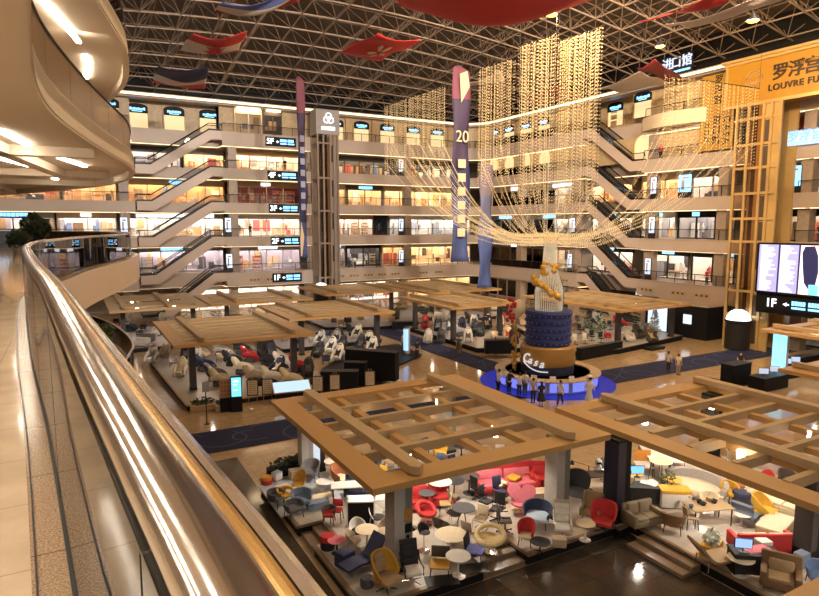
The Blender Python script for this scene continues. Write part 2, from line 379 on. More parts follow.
for i, (x, y) in enumerate([(12, 22), (26, 14), (42, 24)]):
    roof_lamp(x, y, 'added roof lamp hanging over the near timber canopies, %s of three' % ORD[i], 4200)  # added lamps above the frame, brightening the canopy tops

# ================================================================== NEAR GALLERY (where the picture is taken from)
E3 = [(.30, -4), (.17, 0), (.16, .6), (.12, 1.2), (.05, 2.2), (-.15, 5.2), (-.38, 8), (-.58, 11), (-.72, 13.3), (-.80, 16), (-.70, 19), (-.32, 21.3), (.15, 24), (.75, 26.5), (1.45, 29), (2.3, 32.6), (2.9, 36), (2.95, 39), (2.5, 42), (1.2, 46), (-.6, 50), (-3, 55), (-6.5, 62)]
EU = [(.25, -4), (.1, 2), (-.1, 5), (-.24, 7.7), (-.36, 11), (-.32, 13.5), (-.06, 16), (.6, 19.6), (1.3, 22.8), (2.1, 26.2), (2.42, 28), (2.7, 30.6), (2.84, 34), (2.6, 37), (2.2, 40), (1, 44), (-1.2, 50), (-5.5, 60)]
E2 = [(.4, -4), (.4, 8), (.6, 15), (1.0, 20), (1.75, 26.3), (2.3, 29.5), (2.3, 32.7), (1.95, 36.4), (1.3, 39.6), (.5, 42), (-1.2, 46), (-4, 51)]
def off(P, d):
    out = []
    for i, p in enumerate(P):
        t = (Vector(P[min(i+1, len(P)-1)])-Vector(P[max(i-1, 0)])).normalized(); out.append((p[0]+t.y*d, p[1]-t.x*d))
    return out
S3, SU, S2 = [[tuple(p) for p in smooth(e, 5)] for e in (E3, EU, E2)]
def slab(name, edge, z0, z1, mats, label, xl=-12):
    b = MB(); b.prism([(xl, edge[0][1])]+list(edge)+[(xl, edge[-1][1])], z0, z1, 0, 1); o = b.build(name, mats); return struct(o, label)
G3 = off(S3, .28)
slab('floor_gallery', G3, 9.15, 10.4, [m_fasc, m_gtile], 'glossy beige tile floor of the near gallery')
slab('floor_lower_gallery', S2, 4.3, 5.5, [m_fasc, m_gtile], 'tile floor of the near gallery one storey below')
b = MB(); b.strip(S3, .30, 10.4, 10.412, 0, -.085); struct(b.build('trim_1', m_gran), 'speckled granite strip at the foot of the glass')
b = MB(); b.strip(S3, .026, 10.412, 10.43, 0, -.075); b.strip(S3, .008, 10.412, 10.42, 0, -.215); struct(b.build('trim_8', m_dark), 'black channel holding the glass')
def rail_run(name, edge, zf, h, label, mat, prof, off_=0.0, seg=2.4, glass=m_glass, brass=True):
    t = thing(name, label, 'balustrade', (0, 0, 0))
    e = off(edge, off_) if off_ else edge
    hb = MB(); hb.tube([(*p, zf+h) for p in (off(e, -.012) if brass else e)], .07, prof=prof); hr = hb.build('handrail', mat, t)
    if brass: bb = MB(); e2 = off(e, 0.0); bb.tube([(p[0]+.030, p[1], zf+h+.042) for p in e2], .010, 8); bb.build('brass_line', m_brass, hr); bb = MB(); bb.tube([(p[0]+.056, p[1], zf+h+.030) for p in e2], .015, 8); bb.build('outer_rail', mat, hr)
    acc, st, pan = 0.0, 0, 0
    for i in range(1, len(e)):
        acc += (Vector(e[i])-Vector(e[i-1])).length
        if acc >= seg or i == len(e)-1:
            if i > st:
                g = MB(); q = list(e[st:i+1]); g.strip(q, .014, zf+.03, zf+h-.02, 0, -.07 if brass else 0); g.build('glass_panel', glass, t)
                g = MB(); g.obox((e[i][0]-(.07 if brass else 0), e[i][1], zf+h/2), (.016, .008, h-.06)); g.build('glass_joint', m_dark, t)
            st, acc = i, 0.0
    return t
prof3 = [(.060*math.cos(t), .042*math.sin(t)+(.012 if math.sin(t) > 0 else 0)) for t in [2*math.pi*i/20 for i in range(20)]]
rail_run('glass_balustrade', S3, 10.4, 1.15, 'near curving glass balustrade with wide polished steel handrail', m_steel, prof3)
profs = [(.05*math.cos(t), .04*math.sin(t)) for t in [2*math.pi*i/10 for i in range(10)]]
rail_run('glass_balustrade', S2, 5.5, 1.1, 'curved glass balustrade of the near gallery one storey below', m_steel, profs, -.12, 3, m_glass, False)
for L, zs, th in ((4, 15.0, .7), (5, 19.6, .72), (6, 24.4, .8)):
    # slab: thin upper plate, deep rim along the edge, plain dropped soffit for the near part
    e = SU; nm = {4: 'ceiling_gallery', 5: 'ceiling_upper_gallery', 6: 'ceiling_top_gallery'}[L]; bs = {4: 17.0, 5: 25.8, 6: 40}[L]
    b = MB(); b.prism([(-12, e[0][1])]+e+[(-12, e[-1][1])], zs-th+.34, zs)
    b.strip(e, .24, zs-th, zs-.02, 0, -.12); b.strip(e, .06, zs-th+.06, zs-th+.14, 1, .0)
    nearp = [p for p in e if p[1] < bs]; b.prism([(-12, nearp[0][1])]+off(nearp, -.12)+[(-12, bs)], zs-th+.02, zs-th+.35)
    if L == 4:                                               # beams between the coffers
        for x0, y0, x1, y1, w_ in ((-3.0, 17, .0, 36, .5), (-9, 24.6, .9, 24.6, .55), (-9, 34.5, 1.9, 34.5, .5), (-9, 42, 1.5, 42, .5), (-5.5, 17, -3.2, 60, .4)):
            b.strip([(x0, y0), (x1, y1)], w_, zs-th+.02, zs-th+.36)
    o = b.build(nm, [m_soff, m_fasc]); struct(o, 'pale curved underside of the near gallery overhead, %s storey' % ORD[L-1])
    if L < 6: rail_run('glass_balustrade', e, zs, 1.12, 'bronze glass balustrade with dark handrail on the curved gallery %s' % ('overhead' if L == 4 else 'two storeys overhead'), m_dark, profs, -.1, 2.4, m_film if L == 4 else m_glassb, False)
# light lines recessed in the soffits
k = 0
for zz, runs in ((14.62, [[(0, 130), (29, 145)], [(0, 158), (38, 168)], [(45, 152), (85, 166)], [(10, 181), (17, 182)], [(53, 178), (57, 179)], [(91, 175), (95, 176)]]),
                 (18.875, [[(38, -3), (60, 20), (72, 33), (79, 42)]]), (19.2, [[(85, 55), (88, 63), (88, 70), (86, 78)]])):
    for rn in runs:
        b = MB(); P = [at(u, v, zz) for u, v in rn]; b.strip([(p.x, p.y) for p in P], .16, zz-.05, zz+.03)
        tag(b.build('soffit_light', e_led), ('light line in the gallery soffit overhead, %s from the camera' % ORD[k]) if zz < 15 else 'light line in the soffit of the gallery two storeys overhead, %s part' % ('straight' if k == 6 else 'short curved'), 'light strip', 'light lines in the soffits'); k += 1
for i, (x0, y0, x1, y1) in enumerate([(-1.0, -2, -1.4, 5), (-3.4, -2, -3.8, 6), (-1.6, 7, -1.9, 13), (-4.2, 8, -4.4, 15), (-7, 0, -7, 14)]):  # unseen strips added to brighten the near gallery
    for zz in (14.31, 18.89): b = MB(); b.strip([(x0, y0), (x1, y1)], .16, zz-.02, zz+.01); tag(b.build('soffit_light', e_led), 'added light line above the camera in the %s soffit, %s of five' % ('gallery' if zz < 15 else 'upper gallery', ORD[i]), 'light strip', 'added light lines above the camera')
s = MB(); s.box(-12.3, -12, -4, 62, 0, 30); struct(s.build('wall_gallery', m_soff), 'plain wall at the back of the near gallery')
s = MB(); s.box(-12, -6.8, 56, 56.4, 10.4, 14.3); s.box(-12, -6.8, 56, 56.4, 5.5, 9.1); s.box(-12, -6.8, 56, 56.4, 0, 4.3)
struct(s.build('wall_gallery_end', m_soff))
b = MB(); b.obox((0, 0, 0), (.003, .30, .2)); p = Vector((-.36, 7.6, 11.05)); o = b.build('paper_notice', M('notice paper', (.55, .62, .66), .6), None, (-.345, 7.4, 11.0)); tag(o, 'small pale notice stuck on the near glass balustrade', 'notice')
# tree and plants
m_leaf = M('dark leaf', (.02, .035, .015), .6, var=.5, scale=9); m_leaf2 = M('green leaf', (.06, .10, .03), .55, var=.5, scale=9); m_pot = M('clay pot', (.25, .20, .16), .6)
def foliage(b, c, d, n, seed, size=.12, m=0):
    r = random.Random(seed)
    for _ in range(n):
        th, ph, q = r.uniform(0, 6.28), math.acos(r.uniform(-1, 1)), r.random()**.4
        p = Vector((c[0]+d[0]*q*math.sin(ph)*math.cos(th), c[1]+d[1]*q*math.sin(ph)*math.sin(th), c[2]+d[2]*q*math.cos(ph)))
        a = Vector((r.uniform(-1, 1), r.uniform(-1, 1), r.uniform(-.6, 1))).normalized(); bb = a.orthogonal().normalized()*size*.45; a = a*size
        b.add([p-a, p+bb, p+a, p-bb], [(0, 1, 2, 3)], m)
def plant(loc, h, rad, label, n=220, mat=None, pot=.25, seed=1, name='potted_plant', cat='plant', group=None):
    t = thing(name, label, cat, loc, 0, group)
    b = MB(); b.lathe([(pot*.7, 0), (pot, pot*1.5), (pot*.9, pot*1.5), (pot*.85, pot*1.3)], n=14); b.build('pot', m_pot, t)
    b = MB(); b.cone((0, 0, pot), (0, 0, h*.6), .03, .02, 6); b.build('stem', m_brown, t)
    b = MB(); foliage(b, (0, 0, h-rad*.9), (rad, rad, rad), n, seed, rad*.3); o = b.build('foliage', mat or m_leaf2, t); o['kind'] = 'stuff'
    return t
plant((-1.9, 45.5, 10.4), 2.2, .85, 'large dark leafy tree in a pot beyond the curve of the near handrail', 380, m_leaf, .35, 3, 'potted_tree', 'tree')
plant((-2.55, 40, 10.4), 1.35, .55, 'smaller dark potted shrub left of the large leafy tree', 260, m_leaf, .35, 4)
plant((1.2, 34.5, 5.5), 1.5, .55, 'green potted plant behind the lower curved glass balustrade', 160, m_leaf2, .25, 5)
plant((.6, 38.2, 5.5), 1.2, .45, 'small potted plant at the far end of the lower curved gallery', 120, m_leaf2, .2, 6)

# ================================================================== FACADES
def ua(u, y, v=225):                                        # x on the left wall plane under a picture column
    d = ray(u, v); return d.x*y/d.y
def ub(u, x, v=225):
    d = ray(u, v); return d.y*x/d.x
class Wall:                                                 # local frame: s along the wall as seen left to right, n towards the hall
    def __init__(s, side): s.side = side
    def put(s, o, p, off_, z=0.0):
        if s.side == 'left': o.location = (p, AY+off_, z); o.rotation_euler.z = 0
        else: o.location = (BX+off_, p, z); o.rotation_euler.z = -math.pi/2
        return o
    def pos(s, u, off_, v=225): return ua(u, AY+off_, v) if s.side == 'left' else ub(u, BX+off_, v)
WA, WB = Wall('left'), Wall('right')
WNAME = {'left': 'left-hand facade', 'right': 'right-hand facade'}

# --- glass balustrades of the galleries
def gallery_rail(L, pts, label, h=1.1):
    t = thing('glass_balustrade', label, 'balustrade', (0, 0, 0), 0)
    z = Z[L]; b = MB(); b.strip(pts, .02, z+.05, z+h-.03); b.build('glass_panel', m_glasst, t)
    b = MB(); b.tube([(*p, z+h) for p in pts], .045, 6); b.build('handrail', m_dark, t)
    me = None
    for i in range(len(pts)-1):
        p, q = Vector(pts[i]), Vector(pts[i+1]); n = max(1, int((q-p).length/2.2)) if (q-p).length > 1.3 else 1
        for k in range(n):
            c = p+(q-p)*k/n
            if me is None: b = MB(); b.box(-.03, .03, -.03, .03, 0, h); o = b.build('post', m_dark, t, (c.x, c.y, z)); me = o.data
            else: o = bpy.data.objects.new('post', me); C.objects.link(o); o.parent = t; o.location = (c.x, c.y, z)
    return t
arc = path(.15)[5:14]
for L in (2, 3, 4, 5, 6):
    y, x = AY+.15, BX+.15; g = NAMES[L]
    gallery_rail(L, [(-13, y), (7.2, y)], 'glass balustrade of the %s left of the left escalators' % g)
    gallery_rail(L, [(18.5, y), (30.6, y)], 'glass balustrade of the %s between the left escalators and the left lift tower' % g)
    gallery_rail(L, [(34.2, y)]+arc+[(x, 61.2)], 'glass balustrade of the %s running round the far corner' % g)
    gallery_rail(L, [(x, 50.9), (x, 38.2)], 'glass balustrade of the %s between the right escalators and the golden lift tower' % g)
    gallery_rail(L, [(x, 33.0), (x, 5)], 'glass balustrade of the %s right of the golden lift tower' % g)

# --- top storey windows: arched dark sign over a lit blind
WN = [0]
def window(W, u, offs, z, w_, h, label, arch=False):
    WN[0] += 1; o = bpy.data.objects.new('window_%d' % WN[0], None); C.objects.link(o); struct(o, label)
    W.put(o, W.pos(u, offs, 115 if z > 24 else 165), offs, z)
    sx = w_/2
    def archp(r, zb, zt, n=9, rise=.45): return [(-r, zb)]+[(r*math.sin(t), zt-rise+rise*math.cos(t)) for t in [-math.pi/2+math.pi*i/n for i in range(n+1)]]+[(r, zb)]
    def fr(poly_o, poly_i, y0, y1):
        b = MB(); n = len(poly_o)
        vs = [(p[0], y, p[1]) for y in (y0, y1) for P in (poly_o, poly_i) for p in P]
        fs = []
        for i in range(n-1): fs += [(i, i+1, n+i+1, n+i), (i, 2*n+i, 2*n+i+1, i+1), (n+i, n+i+1, 3*n+i+1, 3*n+i)]
        return b.add(vs, fs)
    ri = .45 if not arch else w_/2*.95
    fr(archp(sx+.2, 0, h+.2, rise=ri), archp(sx, 0, h, rise=ri), -.14, 0).build('frame', m_stone2 if not arch else m_gold, o)
    def poly(P, y, name, mat):
        b = MB(); n = len(P); b.add([(p[0], y, p[1]) for p in P]+[(p[0], y+.05, p[1]) for p in P], [tuple(range(n)), tuple(range(n, 2*n))[::-1]]+[(i, n+i, n+(i+1) % n, (i+1) % n) for i in range(n)])
        return b.build(name, mat, o)
    if arch:
        poly(archp(sx, 0, h, rise=ri), -.03, 'pane', e_gold)
    else:
        hs = h*.62
        poly([(-sx, 0), (-sx, hs), (sx, hs), (sx, 0)], -.03, 'blind', e_gold)
        poly([(-sx-.06, hs)]+[(p[0]*1.05, p[1]+.05) for p in archp(sx, hs, h, rise=ri)[1:-1]]+[(sx+.06, hs)], -.2, 'sign_board', m_black); sb = o.children[-1]
        b = MB(); r = random.Random(WN[0]); x = -sx*.68
        while x < sx*.66:
            q = r.uniform(.10, .24); b.box(x, x+q, -.23, -.2, hs+.34, hs+.34+r.uniform(.22, .34)); x += q+.05
        b.box(-sx*.5, sx*.5, -.23, -.2, hs+.16, hs+.24)
        b.build('sign_lettering', e_sign, sb)
    return o
for i, u in enumerate((108, 137, 174, 209)): window(WA, u, 3.3 if u > 110 else 1.2, 24.55, 2.5, 3.0, 'lit top storey window with dark arched sign, %s above the left escalators' % ORD[i])
for i, u in enumerate((335, 361, 387, 413, 437, 462)): window(WA, u, 1.2, 24.55, 2.4, 2.9, 'lit top storey window with dark arched sign, %s right of the left lift tower' % ORD[i])
for i, u in enumerate((496, 510, 527, 545)): window(WB, u, 1.2, 24.55, 2.5, 2.9, 'lit top storey window behind the crystal curtains, %s from the left' % ORD[i])
for i, u in enumerate((590, 616, 643)): window(WB, u, 3.3 if u < 630 else 1.2, 24.9, 2.5, 2.9, 'lit top storey window above the right escalators, %s from the left' % ORD[i])
s = MB(); s.box(BX+.9, BX+1.5, 51, 84, Z[5], Z[6]-TH_[6]); s.box(BX+.9, BX+1.5, 41, 51, Z[5], Z[6]-TH_[6]); struct(s.build('wall_arches', m_stone2), 'warm stone wall with lit arched openings')
for i, u in enumerate((494, 510, 526, 545)): window(WB, u, .88, 19.75, 2.3, 3.0, 'golden lit arched opening behind the crystal curtains, %s from the left' % ORD[i], True)
for u in (643,): window(WB, u, .88, 19.75, 2.6, 3.0, 'golden lit arched opening right of the right escalators', True)
s = MB()                                                     # raised stone panels between the windows
for u in (120, 156, 192, 224): 
    x = 0; y = AY+(3.3 if 122 < u < 222 else 1.2); x = ua(u, y, 115)
    for z0, z1 in ((24.7, 25.5), (25.7, 26.3), (26.5, 27.3)): s.box(x-.4, x+.4, y-.1, y, z0, z1)
for u in (348, 374, 400, 425, 450):
    x = ua(u, AY+1.2, 115); s.box(x-.5, x+.5, AY+.9, AY+1.2, 24.4, 27.8)
for u in (520, 536, 560, 603, 629, 660, 672):
    y = ub(u, BX+1.2, 105)
    for z0, z1 in ((24.7, 25.5), (25.7, 26.3), (26.5, 27.3)): s.box(BX+(3.2 if 51 < y < 61 else 1.05), BX+(3.3 if 51 < y < 61 else 1.2), y-.5, y+.5, z0, z1)
struct(s.build('trim_panels', m_stone2))

# --- shops
s_white = M('shop white', (.70, .64, .57), .6, var=.06); s_wood = wood('shop wood', (.42, .24, .10), (.50, .30, .13)); s_dk = M('shop dark', (.05, .042, .04), .5, var=.2)
s_grey = M('shop grey', (.33, .29, .28), .6, var=.1); s_red = M('shop red', (.42, .05, .04), .5); s_cream = M('shop cream', (.66, .50, .32), .6, var=.08); s_lav = M('shop lavender', (.38, .33, .38), .6); s_marb = M('shop marble', (.62, .60, .58), .3, var=.25, scale=2)
s_orange = M('shop orange', (.62, .26, .05), .5, var=.1)
GOODC = [(.7, .65, .58), (.05, .045, .05), (.35, .2, .1), (.5, .35, .2), (.28, .27, .3), (.45, .08, .07), (.15, .2, .35)]
gmat = [M('goods %d' % i, c, .6, var=.2) for i, c in enumerate(GOODC)]; gname = ['white', 'black', 'brown', 'tan', 'grey', 'red', 'blue']
PROTO = {}
def goods(kind, ci):
    key = (kind, ci)
    if key in PROTO: return PROTO[key], False
    m = gmat[ci]
    if kind == 'mannequin':
        t = thing('mannequin', '', 'mannequin'); b = MB(); b.lathe([(.16, .75), (.19, 1.0), (.15, 1.2), (.22, 1.42), (.07, 1.52), (.06, 1.58)], sy=.65, n=10); b.build('dress', m, t)
        b = MB(); b.ell((0, 0, 1.68), (.09, .1, .13), 8); b.build('head', gmat[0], t); b = MB(); b.lathe([(.2, 0), (.2, .03), (.02, .05), (.02, .8)], n=8); b.build('stand', m_dark, t)
    elif kind == 'shelf':
        t = thing('display_shelf', '', 'shelf'); b = MB(); [b.box(-.7, .7, -.2, .2, z, z+.04) for z in (.1, .6, 1.1, 1.6, 2.0)]; [b.box(x-.03, x+.03, -.2, .2, 0, 2.04) for x in (-.7, .7)]; b.build('shelf_frame', m, t)
        b = MB(); r = random.Random(ci)
        for z in (.14, .64, 1.14, 1.64):
            x = -.6
            while x < .5: q = r.uniform(.12, .3); b.box(x, x+q, -.12, .12, z, z+r.uniform(.12, .38)); x += q+.06
        o = b.build('wares', gmat[(ci+2) % 7], t); o['kind'] = 'stuff'
    elif kind == 'sofa':
        t = thing('display_sofa', '', 'sofa'); b = MB(); b.rbox((0, 0, .25), (1.9, .85, .3), .06); b.build('seat', m, t); b = MB(); b.rbox((0, .36, .55), (1.9, .2, .6), .07); b.build('backrest', m, t)
        for x in (-.9, .9): b = MB(); b.rbox((x, 0, .36), (.2, .85, .5), .06); b.build('armrest', m, t)
    elif kind == 'table':
        t = thing('display_table', '', 'table'); b = MB(); b.box(-.8, .8, -.45, .45, .72, .78); b.build('tabletop', m, t)
        for x in (-.7, .7):
            for y in (-.36, .36): b = MB(); b.box(x-.03, x+.03, y-.03, y+.03, 0, .72); b.build('leg', m, t)
    elif kind == 'cabinet':
        t = thing('display_cabinet', '', 'cabinet'); b = MB(); b.box(-.6, .6, -.25, .25, 0, 1.9); b.build('body', m, t)
        for x in (-.3, .3): b = MB(); b.box(x-.27, x+.27, -.275, -.25, .1, 1.85); b.build('door', gmat[(ci+3) % 7], t)
    else:
        t = thing('wall_picture', '', 'picture'); b = MB(); b.box(-.5, .5, -.04, .04, 1.1, 2.4); b.build('frame', m_dark, t); b = MB(); b.box(-.44, .44, -.05, -.04, 1.16, 2.34); b.build('picture', m, t)
    PROTO[key] = t; return t, True
SHOPN = {}
def shop(W, L, u0, u1, wall, frame, lit, desc, sign=None, kinds=('mannequin', 'shelf', 'cabinet'), n=3, offs=4.0, cols=(0, 1, 2), signw=.4, signu=None, depth=3.6, dk=None):
    depth = min(depth, 8.5-offs)
    z0 = 0 if L == 1 else Z[L]; z1 = Z[L+1]-TH_[L+1]; h = min(z1-z0, 3.6)
    vv = {6: 120, 1: 300, 2: 255, 3: 225, 4: 190, 5: 160}[L]; p0, p1 = W.pos(u0, offs, vv), W.pos(u1, offs, vv); w_ = abs(p1-p0); key = (W.side, L)
    where = '%s of the %s' % (NAMES[L], WNAME[W.side])
    t = thing('shop_unit', '%s on the %s' % (desc, where), 'shop'); W.put(t, (p0+p1)/2, offs, z0); x = w_/2
    b = MB(); b.box(-x, x, depth, depth+.15, 0, h); b.box(-x, -x+.12, 0, depth, 0, h); b.box(x-.12, x, 0, depth, 0, h); b.box(-x, x, 0, depth, h-.1, h); b.box(-x, x, .0, depth, 0, .03); io = b.build('interior', wall, t)
    b = MB(); b.box(-x, x, -.12, .1, h-.75, z1-z0); nb = max(2, int(w_/2.4))
    for i in range(nb+1):
        q = -x+.1+(w_-.2)*i/nb; b.box(q-.07, q+.07, -.08, .08, 0, h-.7)
    b.box(-x, x, -.05, .05, 0, .12); sf = b.build('shop_front', frame, t)
    b = MB(); b.box(-x+.2, x-.2, .01, .03, .12, h-.75); b.build('glass', m_glasst, sf)
    b = MB(); b.box(-x+.4, x-.4, .5, 1.1, h-.16, h-.11); b.box(-x+.4, x-.4, depth-.9, depth-.5, h-.16, h-.11); b.build('ceiling_light', lit, io)
    b = MB(); rr = random.Random(int(u0*13+L)); q = -x+.25
    while q < x-.5:
        d = rr.uniform(.35, 1.1); z_ = rr.choice([.1, .1, .7, 1.2]); b.box(q, min(q+d, x-.2), depth-.12-rr.uniform(0, .3), depth-.005, z_, min(z_+rr.uniform(.5, 1.9), h-.8), rr.randrange(4)); q += d+rr.uniform(.05, .6)
    b.build('wall_display', [gmat[cols[0]], gmat[cols[-1]], gmat[(cols[0]+4) % 7], s_wood], io)
    if sign:
        cx = 0 if signu is None else (W.pos(signu, offs, vv)-(p0+p1)/2)*(1 if W.side == 'left' else -1)
        b = MB(); r = random.Random(int(u0+L*31)); q = cx-x*signw
        while q < cx+x*signw-.1: d = r.uniform(.2, .5); b.box(q, q+d, -.2, -.12, h-.58+r.uniform(0, .06), h-.12); q += d+.07
        b.build('shop_sign', sign, sf)
    r = random.Random(int(u0*7+u1+L)); xs = [-x+w_*(i+.5)/n+r.uniform(-.2, .2) for i in range(n)]
    for i, q in enumerate(xs):
        kd, ci = r.choice(kinds), r.choice(cols); g, fresh = goods(kd, ci)
        lab = '%s %s, %s in the %s, %s %s' % (gname[ci], g['category'], ORD[i], desc, NAMES[L].replace(' storey', '-storey'), 'left wall' if W.side == 'left' else 'right wall')
        dd = r.uniform(.8, depth-1.0) if kd != 'picture' else depth-.06
        loc = (t.location.x+q, t.location.y+dd, z0+.03) if W.side == 'left' else (t.location.x+dd, t.location.y-q, z0+.03)
        if fresh: g.location = loc; g.rotation_euler.z = t.rotation_euler.z; g['label'] = lab; KIDS[g.name] = list(g.children_recursive)
        else: dup(g, loc, t.rotation_euler.z, lab)
    return t
# left facade
Z[7], TH_[7] = 29.9, 2.1
shop(WA, 6, 234, 262, s_cream, s_cream, e_shop, 'cream gallery shop', None, (), 0, .95, (0, 3, 2), depth=.24)
shop(WA, 6, 263, 282, s_dk, m_brown, e_shop, 'dark framed gallery shop', None, (), 0, .95, (1, 0, 2), depth=.24)
shop(WA, 5, 126, 181, s_grey, s_dk, e_shopw, 'grey shop with small lit displays', None, ('shelf', 'mannequin'), 3, 6.1)
shop(WA, 5, 183, 224, s_cream, s_grey, e_shop, 'cream fronted shop behind the escalator top', None, ('cabinet', 'mannequin'), 2, 6.1)
shop(WA, 5, 231, 300, s_white, s_wood, e_shop, 'bright shop with pale timber lattice', None, ('table', 'sofa'), 2)
shop(WA, 5, 329, 402, s_dk, s_dk, e_shop, 'dark brown panelled shop', None, ('mannequin', 'cabinet', 'shelf'), 5, cols=(0, 3, 2))
shop(WA, 5, 404, 470, s_dk, m_brown, e_shop, 'narrow dark shop by the far corner', None, ('mannequin', 'shelf'), 3, cols=(0, 3))
shop(WA, 4, -6, 60, s_cream, s_grey, e_shop, 'warm shop with dark goods', None, ('sofa', 'cabinet', 'shelf'), 4, cols=(1, 2, 3))
shop(WA, 4, 62, 117, s_cream, s_wood, e_shop, 'warm shop with standing pictures', None, ('mannequin', 'picture', 'table'), 4, cols=(1, 2, 3))
shop(WA, 4, 126, 224, s_wood, s_cream, e_shop, 'timber lined shop with blue sign', e_sign, ('table', 'cabinet', 'sofa'), 4, 6.1, (2, 3, 0), .13, 176)
shop(WA, 4, 231, 300, s_red, s_wood, e_gold, 'red and gold shop with white sign', e_signw, ('mannequin', 'shelf', 'sofa'), 5, cols=(2, 5, 3), signw=.15, signu=266)
shop(WA, 4, 329, 345, s_cream, s_cream, e_shop, 'narrow cream shop beside the left lift tower', None, ('cabinet',), 1)
shop(WA, 4, 347, 382, s_cream, m_brown, e_shop, 'brown framed shop with blue sign', e_sign, ('table', 'mannequin'), 3, signw=.35)
shop(WA, 4, 384, 470, s_cream, s_cream, e_shop, 'long cream shop with golden goods', None, ('mannequin', 'shelf', 'cabinet'), 5, cols=(0, 3, 2))
shop(WA, 3, -6, 32, s_lav, m_dark, e_shopw, 'shop with a wide bright blue sign', e_sign, ('table', 'sofa'), 3, signw=.9)
shop(WA, 3, 34, 55, s_grey, s_grey, e_shop, 'grey shop behind the leafy tree', None, ('cabinet',), 2)
shop(WA, 3, 57, 117, s_white, s_cream, e_shopw, 'white shop with small white sign', e_signw, ('mannequin', 'cabinet'), 4, signw=.16, signu=86, cols=(0, 4, 6))
shop(WA, 3, 126, 224, s_white, s_grey, e_shopw, 'white shop with long blue white signs', e_signw, ('table', 'sofa', 'mannequin', 'cabinet'), 6, 6.1, (0, 1, 4, 3), .8)
shop(WA, 3, 231, 300, s_white, s_white, e_shopw, 'white panelled shop front with slanting bands', None, ('picture', 'mannequin'), 3, cols=(5, 1, 3))
shop(WA, 3, 329, 373, s_white, s_wood, e_shopw, 'glittering shop beside the left lift tower', None, ('shelf', 'mannequin', 'table'), 5, cols=(0, 1, 2))
shop(WA, 3, 375, 387, s_dk, m_dark, e_sign, 'narrow black shop glowing blue', None, ('mannequin',), 1, cols=(6,))
shop(WA, 3, 389, 470, s_marb, s_marb, e_shopw, 'marble fronted shop', None, ('cabinet', 'picture', 'mannequin'), 4, cols=(0, 1, 4))
shop(WA, 2, 138, 224, s_lav, s_grey, e_shopw, 'shop with violet blue light', e_sign, ('table', 'shelf', 'mannequin'), 5, 6.1, (0, 4, 1), .25, 172)
shop(WA, 2, 231, 300, s_lav, s_lav, e_shopw, 'lavender grey shop with white sign', e_signw, ('sofa', 'table', 'shelf'), 4, cols=(0, 4, 3), signw=.28, signu=268)
shop(WA, 2, 329, 345, s_grey, s_grey, e_shopw, 'narrow grey shop beside the left lift tower', e_sign, ('cabinet',), 1)
shop(WA, 2, 346, 380, s_dk, m_black, e_shopw, 'black fronted shop with white goods', None, ('mannequin', 'shelf', 'sofa'), 5, cols=(0, 1, 4))
shop(WA, 2, 382, 403, s_cream, s_cream, e_shop, 'cream panelled shop', None, ('cabinet',), 2)
shop(WA, 2, 405, 470, s_cream, s_white, e_shop, 'warm shop with golden shelves', None, ('shelf', 'mannequin', 'picture'), 5, cols=(3, 0, 1))
shop(WA, 1, 180, 300, s_white, s_white, e_shopw, 'bright white shop behind the far canopy', None, ('cabinet', 'shelf'), 5, cols=(0, 6, 1))
shop(WA, 1, 329, 400, s_white, s_grey, e_shopw, 'bright shop right of the left lift tower', None, ('mannequin', 'shelf'), 5, cols=(1, 0, 4))
shop(WA, 1, 402, 470, s_cream, s_grey, e_shop, 'ground shop near the far corner', None, ('shelf', 'table'), 3)
# right facade
shop(WB, 4, 492, 545, s_white, s_cream, e_shopw, 'white shop behind the crystal curtains', e_signw, ('cabinet', 'mannequin', 'picture'), 5, cols=(0, 2, 1), signw=.2)
shop(WB, 4, 547, 582, s_white, s_white, e_shopw, 'bright white shop beside the escalator head', e_signw, ('picture', 'cabinet'), 3, cols=(6, 1, 0), signw=.6)
shop(WB, 4, 592, 633, s_cream, s_cream, e_shop, 'warm shop behind the escalator', e_gold, ('table', 'sofa', 'shelf'), 4, 6.1, (3, 0, 2), .2)
shop(WB, 4, 642, 690, s_cream, s_cream, e_shop, 'warm shop with blue posters', None, ('picture', 'mannequin', 'sofa'), 4, cols=(6, 0, 1))
shop(WB, 4, 692, 735, s_white, s_grey, e_shopw, 'shop with round table and blue white sign', e_sign, ('table', 'sofa', 'mannequin'), 4, cols=(1, 2, 3), signw=.3, signu=728)
shop(WB, 4, 782, 826, s_white, s_grey, e_shopw, 'shop with glowing round blue lamps', e_sign, ('mannequin', 'picture'), 4, cols=(6, 0, 1), signw=.1)
shop(WB, 3, 492, 520, s_lav, s_grey, e_shopw, 'grey shop with blue sign near the corner', e_sign, ('mannequin', 'picture'), 3, cols=(0, 1))
shop(WB, 3, 522, 582, s_white, s_white, e_shopw, 'white shop above the crystal fountain', e_sign, ('mannequin', 'picture', 'cabinet'), 5, cols=(0, 1, 4), signw=.2)
shop(WB, 3, 592, 633, s_white, s_cream, e_shopw, 'white shop behind the escalator', e_sign, ('cabinet', 'mannequin'), 4, 6.1, (0, 4, 1), .15)
shop(WB, 3, 642, 676, s_white, s_white, e_shopw, 'pale shop with lit posters', e_sign, ('picture', 'cabinet'), 3, cols=(0, 4, 1), signw=.2)
shop(WB, 3, 678, 716, s_grey, m_black, e_shopw, 'black framed shop with pale curtain', e_sign, ('cabinet', 'mannequin'), 3, cols=(0, 4), signw=.2)
shop(WB, 3, 718, 736, s_grey, s_dk, e_shopw, 'dark shop left of the golden lift tower', e_signw, ('mannequin',), 2, cols=(0, 1), signw=.6)
shop(WB, 3, 780, 826, s_grey, m_black, e_shop, 'dark framed shop right of the lift tower', None, ('mannequin', 'cabinet'), 4, cols=(1, 2, 0))
